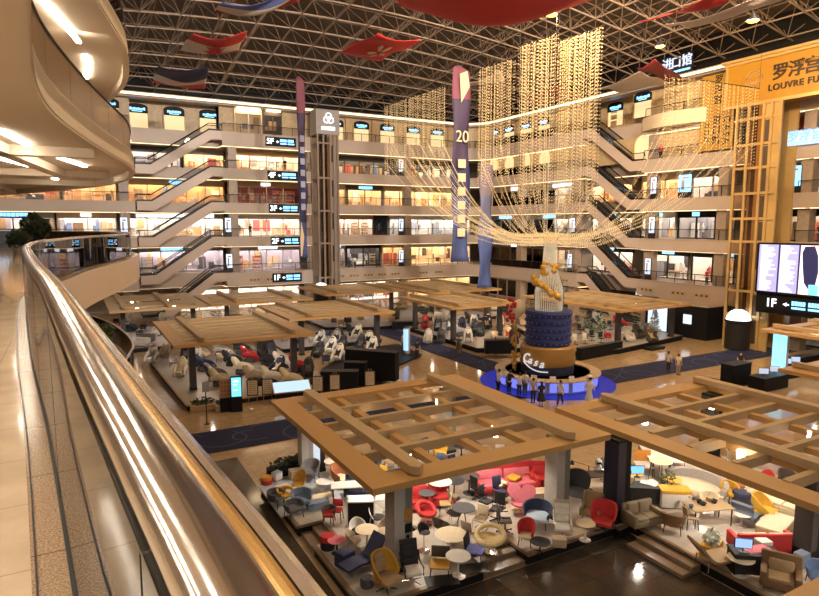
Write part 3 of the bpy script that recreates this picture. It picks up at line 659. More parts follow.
shop(WB, 2, 490, 545, s_white, s_dk, e_shopw, 'glassy white shop left of the crystal fountain', e_signw, ('mannequin', 'picture', 'shelf'), 6, cols=(0, 1, 4), signw=.15)
shop(WB, 2, 547, 582, s_white, s_cream, e_shop, 'pale shop right of the crystal fountain', None, ('picture', 'cabinet'), 2, cols=(4, 2))
shop(WB, 2, 592, 634, s_white, m_dark, e_shopw, 'shop under the escalator with blue sign', e_sign, ('mannequin', 'sofa'), 4, 6.1, (0, 1, 5), .1)
shop(WB, 2, 648, 690, s_white, m_dark, e_shopw, 'dark headed white shop', e_sign, ('mannequin', 'cabinet', 'table'), 5, cols=(1, 2, 0), signw=.25)
shop(WB, 2, 692, 736, s_white, m_dark, e_shopw, 'dark headed shop with red goods', e_sign, ('mannequin', 'table'), 5, cols=(5, 2, 1), signw=.25, signu=730)
shop(WB, 1, 480, 560, s_white, s_grey, e_shop, 'ground shop behind the far canopies', None, ('shelf', 'mannequin'), 5, cols=(0, 1, 3))
shop(WB, 1, 562, 664, s_dk, m_black, e_shop, 'long dark ground shop', e_signw, ('mannequin', 'cabinet', 'table'), 6, cols=(1, 2, 0), signw=.06, signu=640)
shop(WB, 1, 780, 826, s_dk, m_black, e_shopw, 'dark ground shop under the large screen', e_signw, ('mannequin', 'picture'), 4, cols=(0, 1), signw=.15)
shop(WB, 5, 778, 826, s_orange, s_red, e_gold, 'orange shop under the golden sign', None, ('cabinet', 'table'), 4, cols=(5, 2, 3))

# lit poster columns on the galleries
def lightbox(W, u, L, label, col=e_signw, w_=.8, offs=.55):
    t = thing('poster_lightbox', label, 'lightbox'); W.put(t, W.pos(u, offs), offs, Z[L])
    b = MB(); b.box(-w_/2-.06, w_/2+.06, -.05, .05, 0, 2.6); b.build('frame', m_dark, t); b = MB(); b.box(-w_/2, w_/2, -.06, -.05, .66, 2.54); b.build('screen', col, t)
    b = MB(); b.box(-w_*.28, -w_*.02, -.066, -.06, .9, 2.0); b.box(-w_*.2, w_*.3, -.066, -.06, 2.1, 2.3); b.build('picture', s_lav, t)
    W.put(t, W.pos(u, .43), .43, Z[L])
e_box = E('lightbox', (.72, .84, 1), 1.0)
for u, L, lab in ((401, 2, 'white lit poster column on the second storey right of the left lift tower'), (401, 3, 'white lit poster column on the third storey right of the left lift tower'), (401, 5, 'lit poster column on the fifth storey right of the left lift tower'), (124, 3, 'lit poster on the third storey left of the left escalators'), (228, 3, 'lit poster on the third storey right of the left escalators'), (228, 2, 'lit poster on the second storey right of the left escalators')): lightbox(WA, u, L, lab, e_box)
for u, L, lab in ((652, 4, 'lit poster column on the fourth storey right of the right escalators'), (652, 3, 'lit poster column on the third storey right of the right escalators'), (650, 2, 'lit poster column on the second storey right of the right escalators'), (573, 3, 'lit poster column on the third storey left of the right escalators'), (571, 2, 'lit poster column on the second storey left of the right escalators')): lightbox(WB, u, L, lab, e_box)
lightbox(WB, 683, 4, 'tall bright blue poster on the fourth storey of the right facade', e_sign, 1.6); lightbox(WB, 791, 4, 'bright blue poster right of the golden lift tower', e_sign, 1.2)

# --- escalators
def escalator(W, p_lo, p_hi, z_lo, z_hi, label):
    t = thing('escalator', label, 'escalator')
    W.put(t, p_lo, 0, z_lo); dirn = (1 if p_hi > p_lo else -1)*(1 if W.side == 'left' else -1); Ln = abs(p_hi-p_lo); H = z_hi-z_lo
    def P(x, z): return (x*dirn, z)
    top = [(-1.8, .02), (0, .02), (Ln, H+.02), (Ln+1.6, H+.02)]; dep = 1.15
    bot = [(Ln+1.6, H-dep), (Ln+.3, H-dep), (.35, -dep), (-1.8, -dep)]
    def side(y0, y1, poly, mat, name):
        b = MB(); n = len(poly); vs = [(x*dirn, y0, z) for x, z in poly]+[(x*dirn, y1, z) for x, z in poly]
        b.add(vs, [tuple(range(n)), tuple(range(n, 2*n))[::-1]]+[(i, n+i, n+(i+1) % n, (i+1) % n) for i in range(n)]); return b.build(name, mat, t)
    side(.05, 1.95, top+bot, m_esc, 'truss_cladding')
    b = MB(); n = 26
    for i in range(n):
        x = Ln*i/n; z = H*i/n; b.box(min(x*dirn, (x+Ln/n)*dirn), max(x*dirn, (x+Ln/n)*dirn), .45, 1.55, z, z+H/n+.05)
    b.build('steps', m_step, t)
    for y in (.12, 1.88):
        side(y-.012, y+.012, top+[(Ln+1.6, H+.9), (Ln, H+.9), (0, .9), (-1.8, .9)], m_glasst, 'glass_side')
        b = MB(); b.tube([(x*dirn, y, z) for x, z in ((-1.85, .5), (-1.8, .9), (0, .93), (Ln, H+.93), (Ln+1.6, H+.93), (Ln+1.7, H+.5))], .06, 6); b.build('handrail', m_black, t)
    for y in (.3, 1.7): side(y-.14, y+.14, [(-1.8, .03), (0, .06), (Ln, H+.06), (Ln+1.6, H+.03), (Ln+1.6, H+.2), (Ln, H+.25), (0, .25), (-1.8, .2)], m_dark, 'skirt')
for L in (1, 2, 3, 4, 5):
    zl = 0 if L == 1 else Z[L]
    escalator(WA, 9.4, 16.8, zl, Z[L+1], 'left-hand escalator rising from the %s to the %s' % (NAMES[L], NAMES[L+1]))
    escalator(WB, 52.6, 59.4, zl, Z[L+1], 'right-hand escalator rising from the %s to the %s' % (NAMES[L], NAMES[L+1]))

# curved white balcony of the top storey on the right facade
b = MB(); P = [(BX+.4, 51.2)]+[(BX-1.4*math.sin(math.pi*i/10), 51.2-9.0*i/10) for i in range(11)]; b.prism(P+[(BX+1.1, 42.2), (BX+1.1, 51.2)], 22.9, 24.4); tag(b.build('curved_balcony', M('pale balcony', (.62, .50, .34), .45)), 'pale curved balcony of the top storey right of the right escalators', 'balcony')

# --- lift towers
def tower(W, p, offs, wd, dp, h, mat, matd, label, zs):
    t = thing('lift_tower', label, 'lift tower'); W.put(t, p, offs, 0)
    for x in (-wd/2, -wd*.22, wd*.12, wd*.3, wd/2):
        for y in ((-dp/2, dp/2) if abs(x) > wd*.25 else (-dp/2,)):
            b = MB(); b.box(x-.12, x+.12, y-.12, y+.12, 0, h); b.build('post', mat, t)
    b = MB(); b.box(-wd*.16, wd*.02, -dp/2+.4, -dp/2+.6, 0, h); b.box(-wd*.3, -wd*.26, -dp/2+.2, -dp/2+.3, 0, h); b.build('guide_rail', matd, t)
    b = MB(); b.box(-wd/2, wd/2, dp/2-.1, dp/2, 0, h); b.box(-wd*.02, wd/2, -dp/2+.1, -dp/2+.2, 0, h); b.build('back_panel', mat, t)
    for z in zs: b = MB(); b.box(-wd/2, wd/2, -dp/2-.05, -dp/2+.2, z-.12, z+.12); b.box(-wd/2, -wd/2+.15, -dp/2, dp/2, z-.1, z+.1); b.build('crossbeam', mat, t)
    for z in zs: b = MB(); b.box(wd*.13, wd*.29, -dp/2+.02, -dp/2+.1, z-2.6, z-.3); b.build('door_panel', matd, t)
    b = MB(); b.box(-wd/2+.1, wd*.1, -dp/2-.02, -dp/2, .2, h-.3); b.build('glass', m_glassb, t)
    return t
tower(WA, 32.4, -1.3, 3.0, 2.4, 24.6, M('tower bronze', (.24, .18, .14), .4, metal=.2), m_dark, 'brown glazed lift tower standing against the left facade', [4.5, 9.4, 14.0, 18.6, 23.4])
tower(WB, 35.5, -1.35, 4.2, 2.6, 23.4, m_gold, m_brown, 'golden glazed lift tower standing against the right facade', [3.2, 5.6, 10.4, 12.6, 15.0, 17.4, 19.6, 22])
def cab(W, p, offs, label):
    t = thing('lift_cab', label, 'lift cab'); W.put(t, p, offs, 0)
    b = MB(); b.lathe([(1.1, .1), (1.1, 2.6), (1.2, 2.7), (1.2, 2.9)], n=20); b.build('glass_drum', m_dark, t)
    b = MB(); b.lathe([(1.1, 2.9), (1.0, 3.3), (.75, 3.65), (.4, 3.85), (.01, 3.9)], n=20); b.build('dome', E('dome light', (.86, .93, 1), 2.2), t)
cab(WA, ua(319, AY-3.3), -3.7, 'dark round lift cab with glowing white dome at the left lift tower'); cab(WB, ub(744.5, BX-3.6), -3.6, 'dark round lift cab with glowing white dome at the golden lift tower')
# emblem box on top of the left tower
t = thing('emblem_sign', 'grey sign box with white looped emblem on top of the left lift tower', 'sign', (32.4, AY-1.7, 0))
b = MB(); b.box(-1.75, 1.75, -1.0, 1.4, 24.6, 28.0); b.build('sign_box', s_grey, t)
for k in range(3):
    b = MB(); a = math.pi/2+k*2*math.pi/3; cx, cz = .1+.34*math.cos(a), 26.75+.34*math.sin(a)
    b.tube([(cx+.42*math.cos(q), -1.06, cz+.42*math.sin(q)) for q in [2*math.pi*i/16 for i in range(16)]], .06, 6, closed=True); b.build('emblem_loop', e_signw, t)
b = MB(); x = -.95
for d in (.32, .38, .3, .36, .34): b.box(x, x+d, -1.06, -1.0, 25.2, 25.65); x += d+.07
b.build('lettering', e_signw, t)

# --- storey direction signs on the left facade and under the screen
def floor_sign(W, u, L, txt, offs=-.12, wd=4.3, z=None):
    t = thing('direction_sign', 'black direction sign with glowing lettering reading %s' % txt, 'sign'); z = z if z is not None else Z[L]-TH_[L]*.5
    p = W.pos(u, offs); W.put(t, p, offs, z)
    b = MB(); b.box(-wd/2, wd/2, -.05, .1, -.62, .62); bd = b.build('board', m_black, t)
    text_mesh('storey_number', txt, 1.05, e_signw, bd, (-wd*.36, -.06, 0), ext=.01, bold=.02)
    b = MB(); b.add([(-wd*.17, -.07, 0), (-wd*.11, -.07, .18), (-wd*.11, -.07, -.18)], [(0, 1, 2)]); b.box(-wd*.115, -wd*.07, -.075, -.06, -.06, .06); b.build('arrow', e_signw, bd)
    b = MB(); r = random.Random(L)
    for x0, x1 in ((-.03, .18), (.22, .44)):
        x = x0*wd
        while x < x1*wd-.1: d = r.uniform(.12, .24); b.box(x, x+d, -.075, -.06, -.02, .36); x += d+.05
        b.box(x0*wd, x1*wd, -.075, -.06, -.34, -.16)
    b.build('lettering', e_sign, bd)
for i, (L, u) in enumerate(((6, 283), (5, 284), (4, 284.5), (3, 285.5), (2, 286))): floor_sign(WA, u, L, '%dF' % (L-1))
floor_sign(WB, 800, 2, '1F', -4.25, 5.6, 4.95)
o = bpy.data.objects[[x.name for x in C.objects if x.name.startswith('direction_sign')][-1]]; o['label'] = 'black direction sign reading 1F under the large bright screen'

# --- golden shop sign box, lettered banner, roof letters
t = thing('shop_sign', 'large golden sign box with black lettering 罗浮宫 LOUVRE FURNITURE over the golden lift tower', 'sign', (57.2, 0, 0))
b = MB(); b.box(0, 3.0, 12, 39.0, 23.35, 27.5); b.build('sign_box', M('sign gold', (.40, .20, .018), .45, metal=.1, var=.1, scale=2), t); sgb = t.children[0]
b = MB(); b.box(-.35, 3.2, 11.9, 39.4, 27.5, 27.75); b.box(-.15, 3.1, 11.95, 39.2, 27.25, 27.5); b.box(-.12, .1, 11.9, 39.15, 23.2, 23.5); b.box(-.1, .1, 38.85, 39.1, 23.4, 27.3); b.build('moulding', m_gold, t)
m_ink = M('black letters', (.02, .012, .01), .4)
ry = -math.pi/2; zz = lambda u: ub(u, 57.15, 76)
for ch, u in (('罗', 780), ('浮', 796), ('宫', 812), ('家', 829), ('居', 847)): text_mesh('lettering', ch, 1.5, m_ink, sgb, (-.06, zz(u), 25.75+.012*(780-u)*0), (math.pi/2, 0, ry), .05, bold=.022)
text_mesh('lettering', 'LOUVRE FURNITURE', .78, m_ink, sgb, (-.06, zz(769), 24.5), (math.pi/2, 0, ry), .05, bold=.015, space=1.12, align='LEFT')
b = MB(); y = zz(754)
for k in range(3): b.tube([(-.05, y+(.35+.22*k)*math.cos(q), 25.6+(.35+.22*k)*1.1*math.sin(q)) for q in [2*math.pi*i/18 for i in range(18)]], .045, 5, closed=True)
for k in range(7): q = math.pi*(.1+.8*k/6)+math.pi; b.cone((-.05, y+.2*math.cos(q), 25.4), (-.05, y+1.0*math.cos(q), 25.6+1.05*math.sin(q)), .04, .02, 5)
b.build('crest', m_gold, t)
t = thing('vertical_banner', 'yellow vertical banner with black characters and CASA left of the golden sign box', 'banner', (59.55, 0, 0))
b = MB(); b.box(0, .12, 39.6, 43.4, 19.8, 27.5); b.build('panel', M('banner yellow', (.38, .21, .035), .5, var=.08), t)
for i, ch in enumerate('罗浮宫·进口馆'): text_mesh('lettering', ch, .98, m_ink, t, (-.02, 41.45, 26.9-i*1.02), (math.pi/2, 0, ry), .02, bold=.01)
text_mesh('lettering', 'CASA', .95, m_ink, t, (-.02, 40.35, 21.7), (math.pi, math.pi/2, 0), .02, bold=.03, space=1.3)
for i, ch in enumerate('进口馆'): text_mesh('lettering', ch, .62, m_ink, t, (-.02, 42.55, 22.4-i*.72), (math.pi/2, 0, ry), .02)
e_roof = E('roof letters', (.62, .74, 1), .95)
t = thing('roof_sign', 'glowing white characters 进口馆 standing above the right cornice', 'sign', (59.6, 0, 0))
for ch, u in (('进', 667), ('口', 676), ('馆', 686.5)): text_mesh('lettering', ch, 1.35, e_roof, t, (0, ub(u, 59.6, 66), 29.75), (math.pi/2, 0, ry), .05, bold=.008)
b = MB(); b.box(-.02, .04, ub(690, 59.6, 66), ub(662, 59.6, 66), 28.75, 28.95); b.box(0.06, .16, ub(692, 59.6, 66), ub(660, 59.6, 66), 28.5, 30.6, 1); b.build('backing', [e_sign, m_dark], t)
t = thing('shop_sign', 'pale glowing sign reading 罗浮宫家居 over the fifth storey shop right of the lift tower', 'sign', (59.45, 0, 19.9))
b = MB(); b.box(0, .2, 18, 34.0, -.55, .75); b.build('board', E('pale blue panel', (.55, .72, .95), .9), t)
text_mesh('lettering', '罗浮宫 家 居', 1.05, E('letter light', (.2, .4, 1), 1.5), t, (-.03, 34.0, .25), (math.pi/2, 0, ry), .02, align='LEFT', bold=.02)
text_mesh('lettering', 'LOUVRE FURNITURE', .42, E('letter light', (.2, .4, 1), 1.5), t, (-.03, 33.9, -.33), (math.pi/2, 0, ry), .02, align='LEFT', space=1.2)

# --- large screen
t = thing('video_screen', 'large bright video screen on the right facade beside the golden lift tower', 'screen', (55.4, 0, 0))
b = MB(); b.box(0, .5, 16.5, 33.7, 5.85, 10.4); b.build('bezel', m_black, t)
e_p = E('screen lilac', (.50, .48, .95), .85); e_w = E('screen white', (1, .95, 1), 1.15); e_d = E('screen navy', (.03, .03, .12), .6); e_c = E('screen cyan', (.2, .65, .85), 1.3); e_s = E('screen skin', (.95, .72, .66), 1.6)
b = MB(); r = random.Random(3)
def scr(y0, y1, z0, z1, m, d=0.0): b.box(-.02-d, .02, y1, y0, z0, z1, m)
scr(33.5, 29.9, 6.0, 10.25, 0); scr(29.9, 28.0, 6.0, 10.25, 4); scr(28.0, 16.7, 6.0, 10.25, 1)
for k in range(2):
    for j in range(22):
        y = 33.3-k*1.75; z = 6.08+j*.19; q = r.uniform(.5, 1.4); scr(y, y-q, z, z+.12, 1, .01)
    scr(31.75-k*1.75, 31.6-k*1.75, 6.0, 10.3, 2, .01)
b.build('picture', [e_p, e_w, e_d, e_c, e_s], t)
b = MB(); q = [(29.5, 10.15), (28.7, 10.2), (28.4, 9.4), (28.3, 8.0), (28.5, 6.7), (28.9, 6.3), (29.4, 7.0), (29.6, 8.4), (29.7, 9.6)]; b.add([(-.04, y, z) for y, z in q], [tuple(range(len(q)))]); b.build('picture_hair', e_d, t)
b = MB(); b.box(-.05, -.03, 28.2, 29.0, 6.0, 6.9); b.build('picture_dress', e_c, t)
b = MB(); b.box(0, .3, 16, 33.7, 4.1, 5.8); b.box(0, 1.2, 16, 33.7, 3.95, 4.1); tag(b.build('screen_plinth', m_black), 'black panel carrying the direction sign under the large screen', 'panel').location.x = 55.7
# dark shop boxes on the ground under the right facade
def kiosk_box(y0, y1, x0, x1, h, label, lit):
    t = thing('shop_kiosk', label, 'kiosk', (0, 0, 0)); b = MB(); b.box(x0, x1, y0, y1, 0, h); b.build('body', m_black, t)
    for (q0, q1, z0, z1) in lit: b = MB(); b.box(x0-.04, x0, q0, q1, z0, z1); b.build('screen', e_box, t)
    b = MB(); b.box(x0-.2, x1, y0-.1, y1+.1, h, h+.12); b.build('roof', m_band, t)
kiosk_box(44.0, 47.2, 57.0, 60, 3.5, 'black shop kiosk with a tall white lit window', [(44.3, 46.8, .3, 3.2)])
kiosk_box(39.6, 43.8, 57.2, 60, 3.5, 'black shop kiosk with a small white screen beside the golden lift tower', [(41.4, 42.4, 1.5, 2.5)])

# --- long cloth banners hanging from the roof
def banner(u0, u1, v0, v1, ub0, y, cols, label, extra=None, flip=1):
    d0, d1 = ray(u0, v0), ray(ub0, v1); x0 = d0.x*y/d0.y; z0 = EYE+d0.z*y/d0.y; dd = ray(u1, v0); w_ = dd.x*y/dd.y-x0; z1 = EYE+d1.z*y/d1.y
    t = thing('hanging_banner', label, 'banner', (x0, y, 0)); n = 30; b = MB(); vs = []; fs = []
    for i in range(n+1):
        z = z0+(z1-z0)*i/n
        for j in range(5): vs.append((w_*j/4, .25*math.sin(i*.45+j*.7)*min(1, i/6), z-(.9*abs(j/4-.35) if i == 0 else 0)))
    mats = [M('banner %s' % c[0], c[1], .7, var=.1) for c in cols]
    for i in range(n):
        mi = min(len(cols)-1, int(i/n*len(cols)))
        for j in range(4): b_ = i*5+j; fs.append(((b_, b_+1, b_+6, b_+5), mi))
    for f, mi in fs: pass
    b.v = vs; b.f = [list(f) for f, _ in fs]; b.m = [mi for _, mi in fs]; b.sm = [True]*len(fs); o = b.build('cloth', mats, t)
    sd = o.modifiers.new('thickness', 'SOLIDIFY'); sd.thickness = .02
    b = MB(); b.cone((0, 0, z0), (0, 0, zr(x0, y)+2.88), .02, .02, 5); b.cone((w_, 0, z0-.5), (w_, 0, zr(x0, y)+2.88), .02, .02, 5); b.build('cable', m_dark, t)
    if extra: extra(t, w_, z0, z1)
    return t
pk, pu, nv, bl, wh = ('pink', (.20, .055, .085)), ('purple', (.055, .035, .075)), ('navy', (.024, .024, .08)), ('blue', (.05, .075, .21)), ('pale', (.40, .30, .24))
def ex1(t, w_, z0, z1):
    b = MB(); r = random.Random(2)
    for k in range(7): z = z0-7.0-k*1.35; b.box(w_*.2, w_*.75, -.36, -.33, z-.75, z)
    b.build('lettering', m_swirl2, t)
    b = MB(); b.add([(w_*.15, -.34, z1+4.5), (w_*.5, -.34, z1+2.6), (w_*.2, -.34, z1+.3), (0, -.34, z1+.2), (.0, -.34, z1+2.4)], [(0, 1, 2, 3, 4)]); b.build('swoosh', s_cream, t)
m_swirl2 = M('banner letters', (.34, .33, .45), .7)
def ex2(t, w_, z0, z1):
    text_mesh('lettering', '20', 1.75, s_cream, t, (w_*.48, -.36, z0-7.6), ext=.01)
    b = MB(); b.add([(w_*.3, -.34, z0-1.0), (w_*.75, -.34, z0-.6), (w_*.9, -.34, z0-2.2), (w_*.4, -.34, z0-4.0)], [(0, 1, 2, 3)])
    for k in range(6): z = z0-10-k*1.5; b.box(w_*.25, w_*.7, -.36, -.33, z-.9, z)
    b.build('emblem', s_cream, t)
banner(296, 304, 75, 258, 302, 72, [pk, pu, nv, nv, bl], 'long purple and navy banner hanging left of the left lift tower', ex1)
banner(453, 470, 64, 262, 455, 57, [pk, pu, pu, nv, bl, bl], 'long purple banner reading 20 hanging in front of the far corner', ex2)
banner(480, 493, 160, 288, 481, 58, [('mauve', (.17, .13, .145)), ('greyblue', (.12, .125, .20)), bl, bl], 'shorter grey blue banner hanging right of the banner reading 20')

# ================================================================== CANOPIES AND PLATFORMS
e_down = E('downlight', (1, .86, .66), 14)
def canopy(x0, x1, y0, y1, z, label, rung=1.8, pur=2.3, band=.95, lamps=((.3, .3), (.7, .3), (.3, .7), (.7, .7)), power=90, raised=(.17, .83), slats=0, edge=m_can):
    t = thing('timber_canopy', label, 'canopy', (x0, y0, z)); X, Y = x1-x0, y1-y0; h = .22
    for nm, poly in (('f', [(0, 0), (X, 0), (X-band, band), (band, band)]), ('b', [(0, Y), (band, Y-band), (X-band, Y-band), (X, Y)]), ('l', [(0, 0), (band, band), (band, Y-band), (0, Y)]), ('r', [(X, 0), (X, Y), (X-band, Y-band), (X-band, band)])):
        b = MB(); b.prism(poly, -h, 0); b.build('frame_board', edge, t)
    n = max(2, round((Y-2*band)/rung)) if not slats else 1
    for i in range(1, n):
        y = band+(Y-2*band)*i/n; b = MB(); b.box(band-.05, X-band+.05, y-.12, y+.12, -h-.08, .05); b.build("rung", m_canb, t)
    k = max(2, round((X-2*band)/pur))
    for i in range(1, k):
        x = band+(X-2*band)*i/k; b = MB(); b.box(x-.16, x+.16, band-.05, Y-band+.05, -h-.12, -.1); b.build("purlin", m_can, t)
    for q in raised:
        x = X*q; b = MB(); b.prism([(x-.24, .35), (x, .12), (x+.24, .35), (x+.24, Y-.3), (x, Y-.08), (x-.24, Y-.3)], .05, .32); b.build('raised_beam', m_canb, t)
    for i in range(slats):
        y = band+(Y-2*band)*(i+.5)/slats; b = MB(); sw = (Y-2*band)/slats*.31; b.box(band-.05, X-band+.05, y-sw, y+sw, -.1, .04); b.build('slat', m_canb, t)
    for i, (fx, fy) in enumerate(lamps):
        b = MB(); b.cone((X*fx, Y*fy, -h-.36), (X*fx, Y*fy, -h+.1), .12, .16, 12); b.build('downlight', e_down, t)
        light('downlight_light', (X*fx, Y*fy, -h-.42), power, (1, .90, .76), .1, 'SPOT', spot=R(155), parent=t)
    return t
COLS = []
def column(x, y, z0, z1, wd, mats, label, extra=None, name='canopy_column', cat='column'):
    COLS.append((x, y))
    t = thing(name, label, cat, (x, y, z0)); b = MB(); b.box(-wd/2, wd/2, -wd/2, wd/2, 0, z1-z0); b.build('shaft', mats[0], t)
    b = MB(); b.box(-wd/2-.01, -wd/2+.05, -wd/2-.012, wd/2, .5, z1-z0-.1); b.box(-wd/2-.012, wd*.08, -wd/2-.014, -wd/2+.03, .5, z1-z0-.1); b.build('facing', mats[1], t)
    b = MB(); b.box(-wd/2-.03, wd/2+.03, -wd/2-.03, wd/2+.03, 0, .16); b.build('base', m_dark, t)
    if extra: extra(t, wd, z1-z0)
    return t
ZC = 4.0
canopy(7.62, 17.75, 16.05, 26.95, ZC, 'nearest timber grid canopy over the left chair display', power=330)
canopy(18.3, 28.4, 4.2, 19.75, ZC, 'timber grid canopy over the right chair display beside the nearest one', power=330, raised=(.27, .92), lamps=((.25, .2), (.7, .2), (.25, .55), (.7, .55), (.3, .85), (.75, .85)))
canopy(6.5, 17.6, -3.5, 6.9, ZC, 'timber canopy corner at the bottom right edge of the frame', power=200, lamps=((.5, .5),))
canopy(5.6, 15.6, 42.6, 54.4, ZC, 'timber slatted canopy over the massage chairs left of the dark counters', slats=6, power=150, raised=(.2, .85))
canopy(16.0, 26.2, 50.0, 60.6, ZC, 'timber slatted canopy behind the dark counters, right of the massage chair canopy', slats=6, power=150, raised=(.2, .85))
canopy(2.8, 11.7, 62.8, 76.0, ZC, 'pale far left timber canopy beside the left escalators', slats=2, power=90, raised=(.15, .6), edge=m_canb)
canopy(12.0, 23.0, 63.3, 73.0, ZC, 'far timber canopy in front of the left lift tower', slats=3, power=90, raised=(.25, .8))
canopy(31.9, 40.2, 49.3, 60.0, ZC, 'timber slatted canopy left of the round blue drum', slats=6, power=150)
canopy(25.5, 36.0, 66.0, 76.5, ZC, 'far timber canopy behind the carpet aisle', slats=5, power=90)
canopy(36.8, 47.5, 61.5, 76.0, ZC, 'far timber canopy behind the round blue drum near the far corner', slats=6, power=90)
canopy(44.8, 55.2, 40.0, 54.2, ZC, 'timber slatted canopy right of the round blue drum', slats=6, power=150)
canopy(46.4, 55.1, 17.0, 27.6, ZC, 'timber canopy at the right edge of the frame below the large screen', slats=0, power=90)
canopy(36.9, 44.5, 12.0, 20.7, 3.4, 'lower timber canopy at the right edge of the frame', slats=4, power=100, lamps=((.5, .5),))

m_stgreen = M('green grey stone', (.20, .21, .17), .35, var=.15, scale=4); m_stpale = M('pale column facing', (.46, .43, .39), .4, var=.1)
def colx1(t, w_, h):
    b = MB(); b.box(.02, .3, -w_/2-.03, -w_/2-.01, 1.75, 2.2); b.build('picture', M('amber picture', (.45, .22, .05), .5, var=.5, scale=12), t)
    b = MB(); b.box(.04, .3, -w_/2-.03, -w_/2-.01, 1.35, 1.65); b.build('plaque', m_black, t); b = MB(); b.cone((.16, -w_/2-.03, 1.2), (.16, -w_/2, 1.2), .06, .06, 10); b.build('button', m_black, t)
column(9.15, 17.25, .45, 3.78, .68, (m_stgreen, m_stpale), 'green grey stone column with amber picture under the front corner of the nearest canopy', colx1)
column(16.35, 17.4, .45, 3.78, .68, (m_stgreen, m_stpale), 'green grey stone column beside the beige recliner under the nearest canopy')
column(16.3, 25.4, .45, 3.78, .6, (m_stgreen, m_stpale), 'back right stone column under the nearest canopy')
column(9.0, 26.2, .45, 3.78, .55, (s_grey, m_stpale), 'pale grey column at the back left corner of the nearest canopy')
column(18.25, 16.1, .45, 3.78, .7, (m_black, M('navy panel', (.018, .02, .05), .3)), 'black column with navy panel between the two chair displays')
column(21.65, 10.75, .45, 3.78, .6, (m_black, s_dk), 'black column with faint lettering at the right edge under the right canopy')
column(27.2, 6.5, .45, 3.78, .7, (m_black, s_dk), 'black column at the far side of the right chair display'); column(27.2, 18.3, .45, 3.78, .7, (m_black, s_dk), 'black column at the back of the right chair display')
for cx, cy, lab in ((7.0, 44.2, 'front left post of the massage chair canopy'), (14.4, 44.2, 'front right post of the massage chair canopy'), (14.2, 53, 'back post of the massage chair canopy'), (17.5, 51.5, 'front left post of the canopy behind the dark counters'), (25.0, 51.5, 'front right post of the canopy behind the dark counters'), (4.0, 64.5, 'dark post of the pale far left canopy'), (10.5, 64.5, 'second dark post of the pale far left canopy'), (14, 65, 'dark post of the far canopy in front of the left lift tower'), (22, 65, 'second dark post of the far canopy in front of the left lift tower'),
                    (33.2, 50.8, 'front left post of the canopy left of the blue drum'), (39, 50.8, 'front right post of the canopy left of the blue drum'), (33.2, 58.6, 'back post of the canopy left of the blue drum'), (27, 67.5, 'post of the far canopy behind the carpet aisle'), (34.8, 67.5, 'second post of the far canopy behind the carpet aisle'), (38, 63, 'post of the canopy near the far corner'), (46.2, 63, 'second post of the canopy near the far corner'),
                    (46.2, 41.4, 'thick black front post of the canopy right of the blue drum'), (54, 41.4, 'right post of the canopy right of the blue drum'), (54, 52.6, 'back post of the canopy right of the blue drum'), (54.4, 26.4, 'right post of the canopy below the large screen'), (37.6, 12.6, 'near post of the lower canopy at the right edge'), (43.8, 20, 'far post of the lower canopy at the right edge'), (54.4, 18, 'hidden post of the canopy below the large screen'), (8, 5.5, 'left post of the canopy at the bottom right'), (16, -2, 'near post of the canopy at the bottom right'), (43.8, 12.6, 'side post of the lower canopy at the right edge')):
    z0 = .45 if not (cx > 54.2 and cy < 30 or cy < 21) else 0.0
    column(cx, cy, z0, 3.78 if not (36 < cx < 44 and cy < 21) else 3.18, .42, (s_dk if cy > 20 else m_canb, s_dk), lab)
t = column(47.6, 26.6, 0, 3.78, .8, (s_grey, E('led blue column', (.25, .7, .95), 1.5)), 'column with glowing blue panel under the canopy below the large screen')
column(at(317, 470, .45).x, at(317, 470, .45).y, .45, 2.7, .6, (m_dark, E('pale poster', (.62, .72, .85), .7)), 'dark column with pale lit poster under the left edge of the nearest canopy', None, 'poster_column')
column(26.6, 48.5, 0, 2.6, .45, (s_grey, E('led blue column2', (.30, .55, .95), 1.3)), 'slim glowing blue advertising column beside the crossing carpet aisle', None, 'advert_column', 'column')

PLATS = []
def platform(poly, h, label, top, side=m_plat, steps=()):
    PLATS.append((poly, h))
    t = thing('display_platform', label, 'platform'); b = MB(); b.prism(poly, 0.026, h, 0, 1); b.build('deck', [m_black, top], t)
    b = MB(); n = len(poly)
    P = list(poly)+[poly[0], poly[1]]; b.strip(P[:-1], .16, h-.09, h+.012); b.build('edge_board', side, t)
    for x0, x1, y0, y1, z in steps: b = MB(); b.box(x0, x1, y0, y1, .026, z); b.build('step', side, t)
    return t
m_deck = tiles('pale deck', (.52, .45, .38), (.49, .42, .35), (.4, .33, .26), 1.2, .3, gap=.004)
platform([(7.15, 15.75), (11.6, 15.75), (11.6, 16.8), (13.5, 16.8), (13.5, 15.75), (17.75, 15.75), (17.75, 15.5), (18.4, 15.5), (18.4, 26.7), (7.0, 26.7), (7.05, 21.6), (8.05, 21.6), (8.05, 19.95), (7.1, 19.95)], .45, 'raised platform of the left chair display with pale deck', m_deck, m_plat,
         ((11.65, 13.45, 16.3, 16.75, .32), (11.65, 13.45, 15.8, 16.25, .18), (7.6, 8.0, 20.0, 21.55, .32), (7.15, 7.55, 20.0, 21.55, .18)))
platform([(18.55, 5.2), (28.2, 5.2), (28.2, 19.5), (18.55, 19.5)], .45, 'raised platform of the right chair display', m_deck, m_plat, ((18.05, 18.5, 12.5, 14.9, .3), (17.55, 18.0, 12.5, 14.9, .16)))
platform([(6.0, 40.6), (16.4, 40.6), (16.4, 56), (5.4, 56)], .4, 'pale platform under the massage chair canopy', m_platw, m_canb)
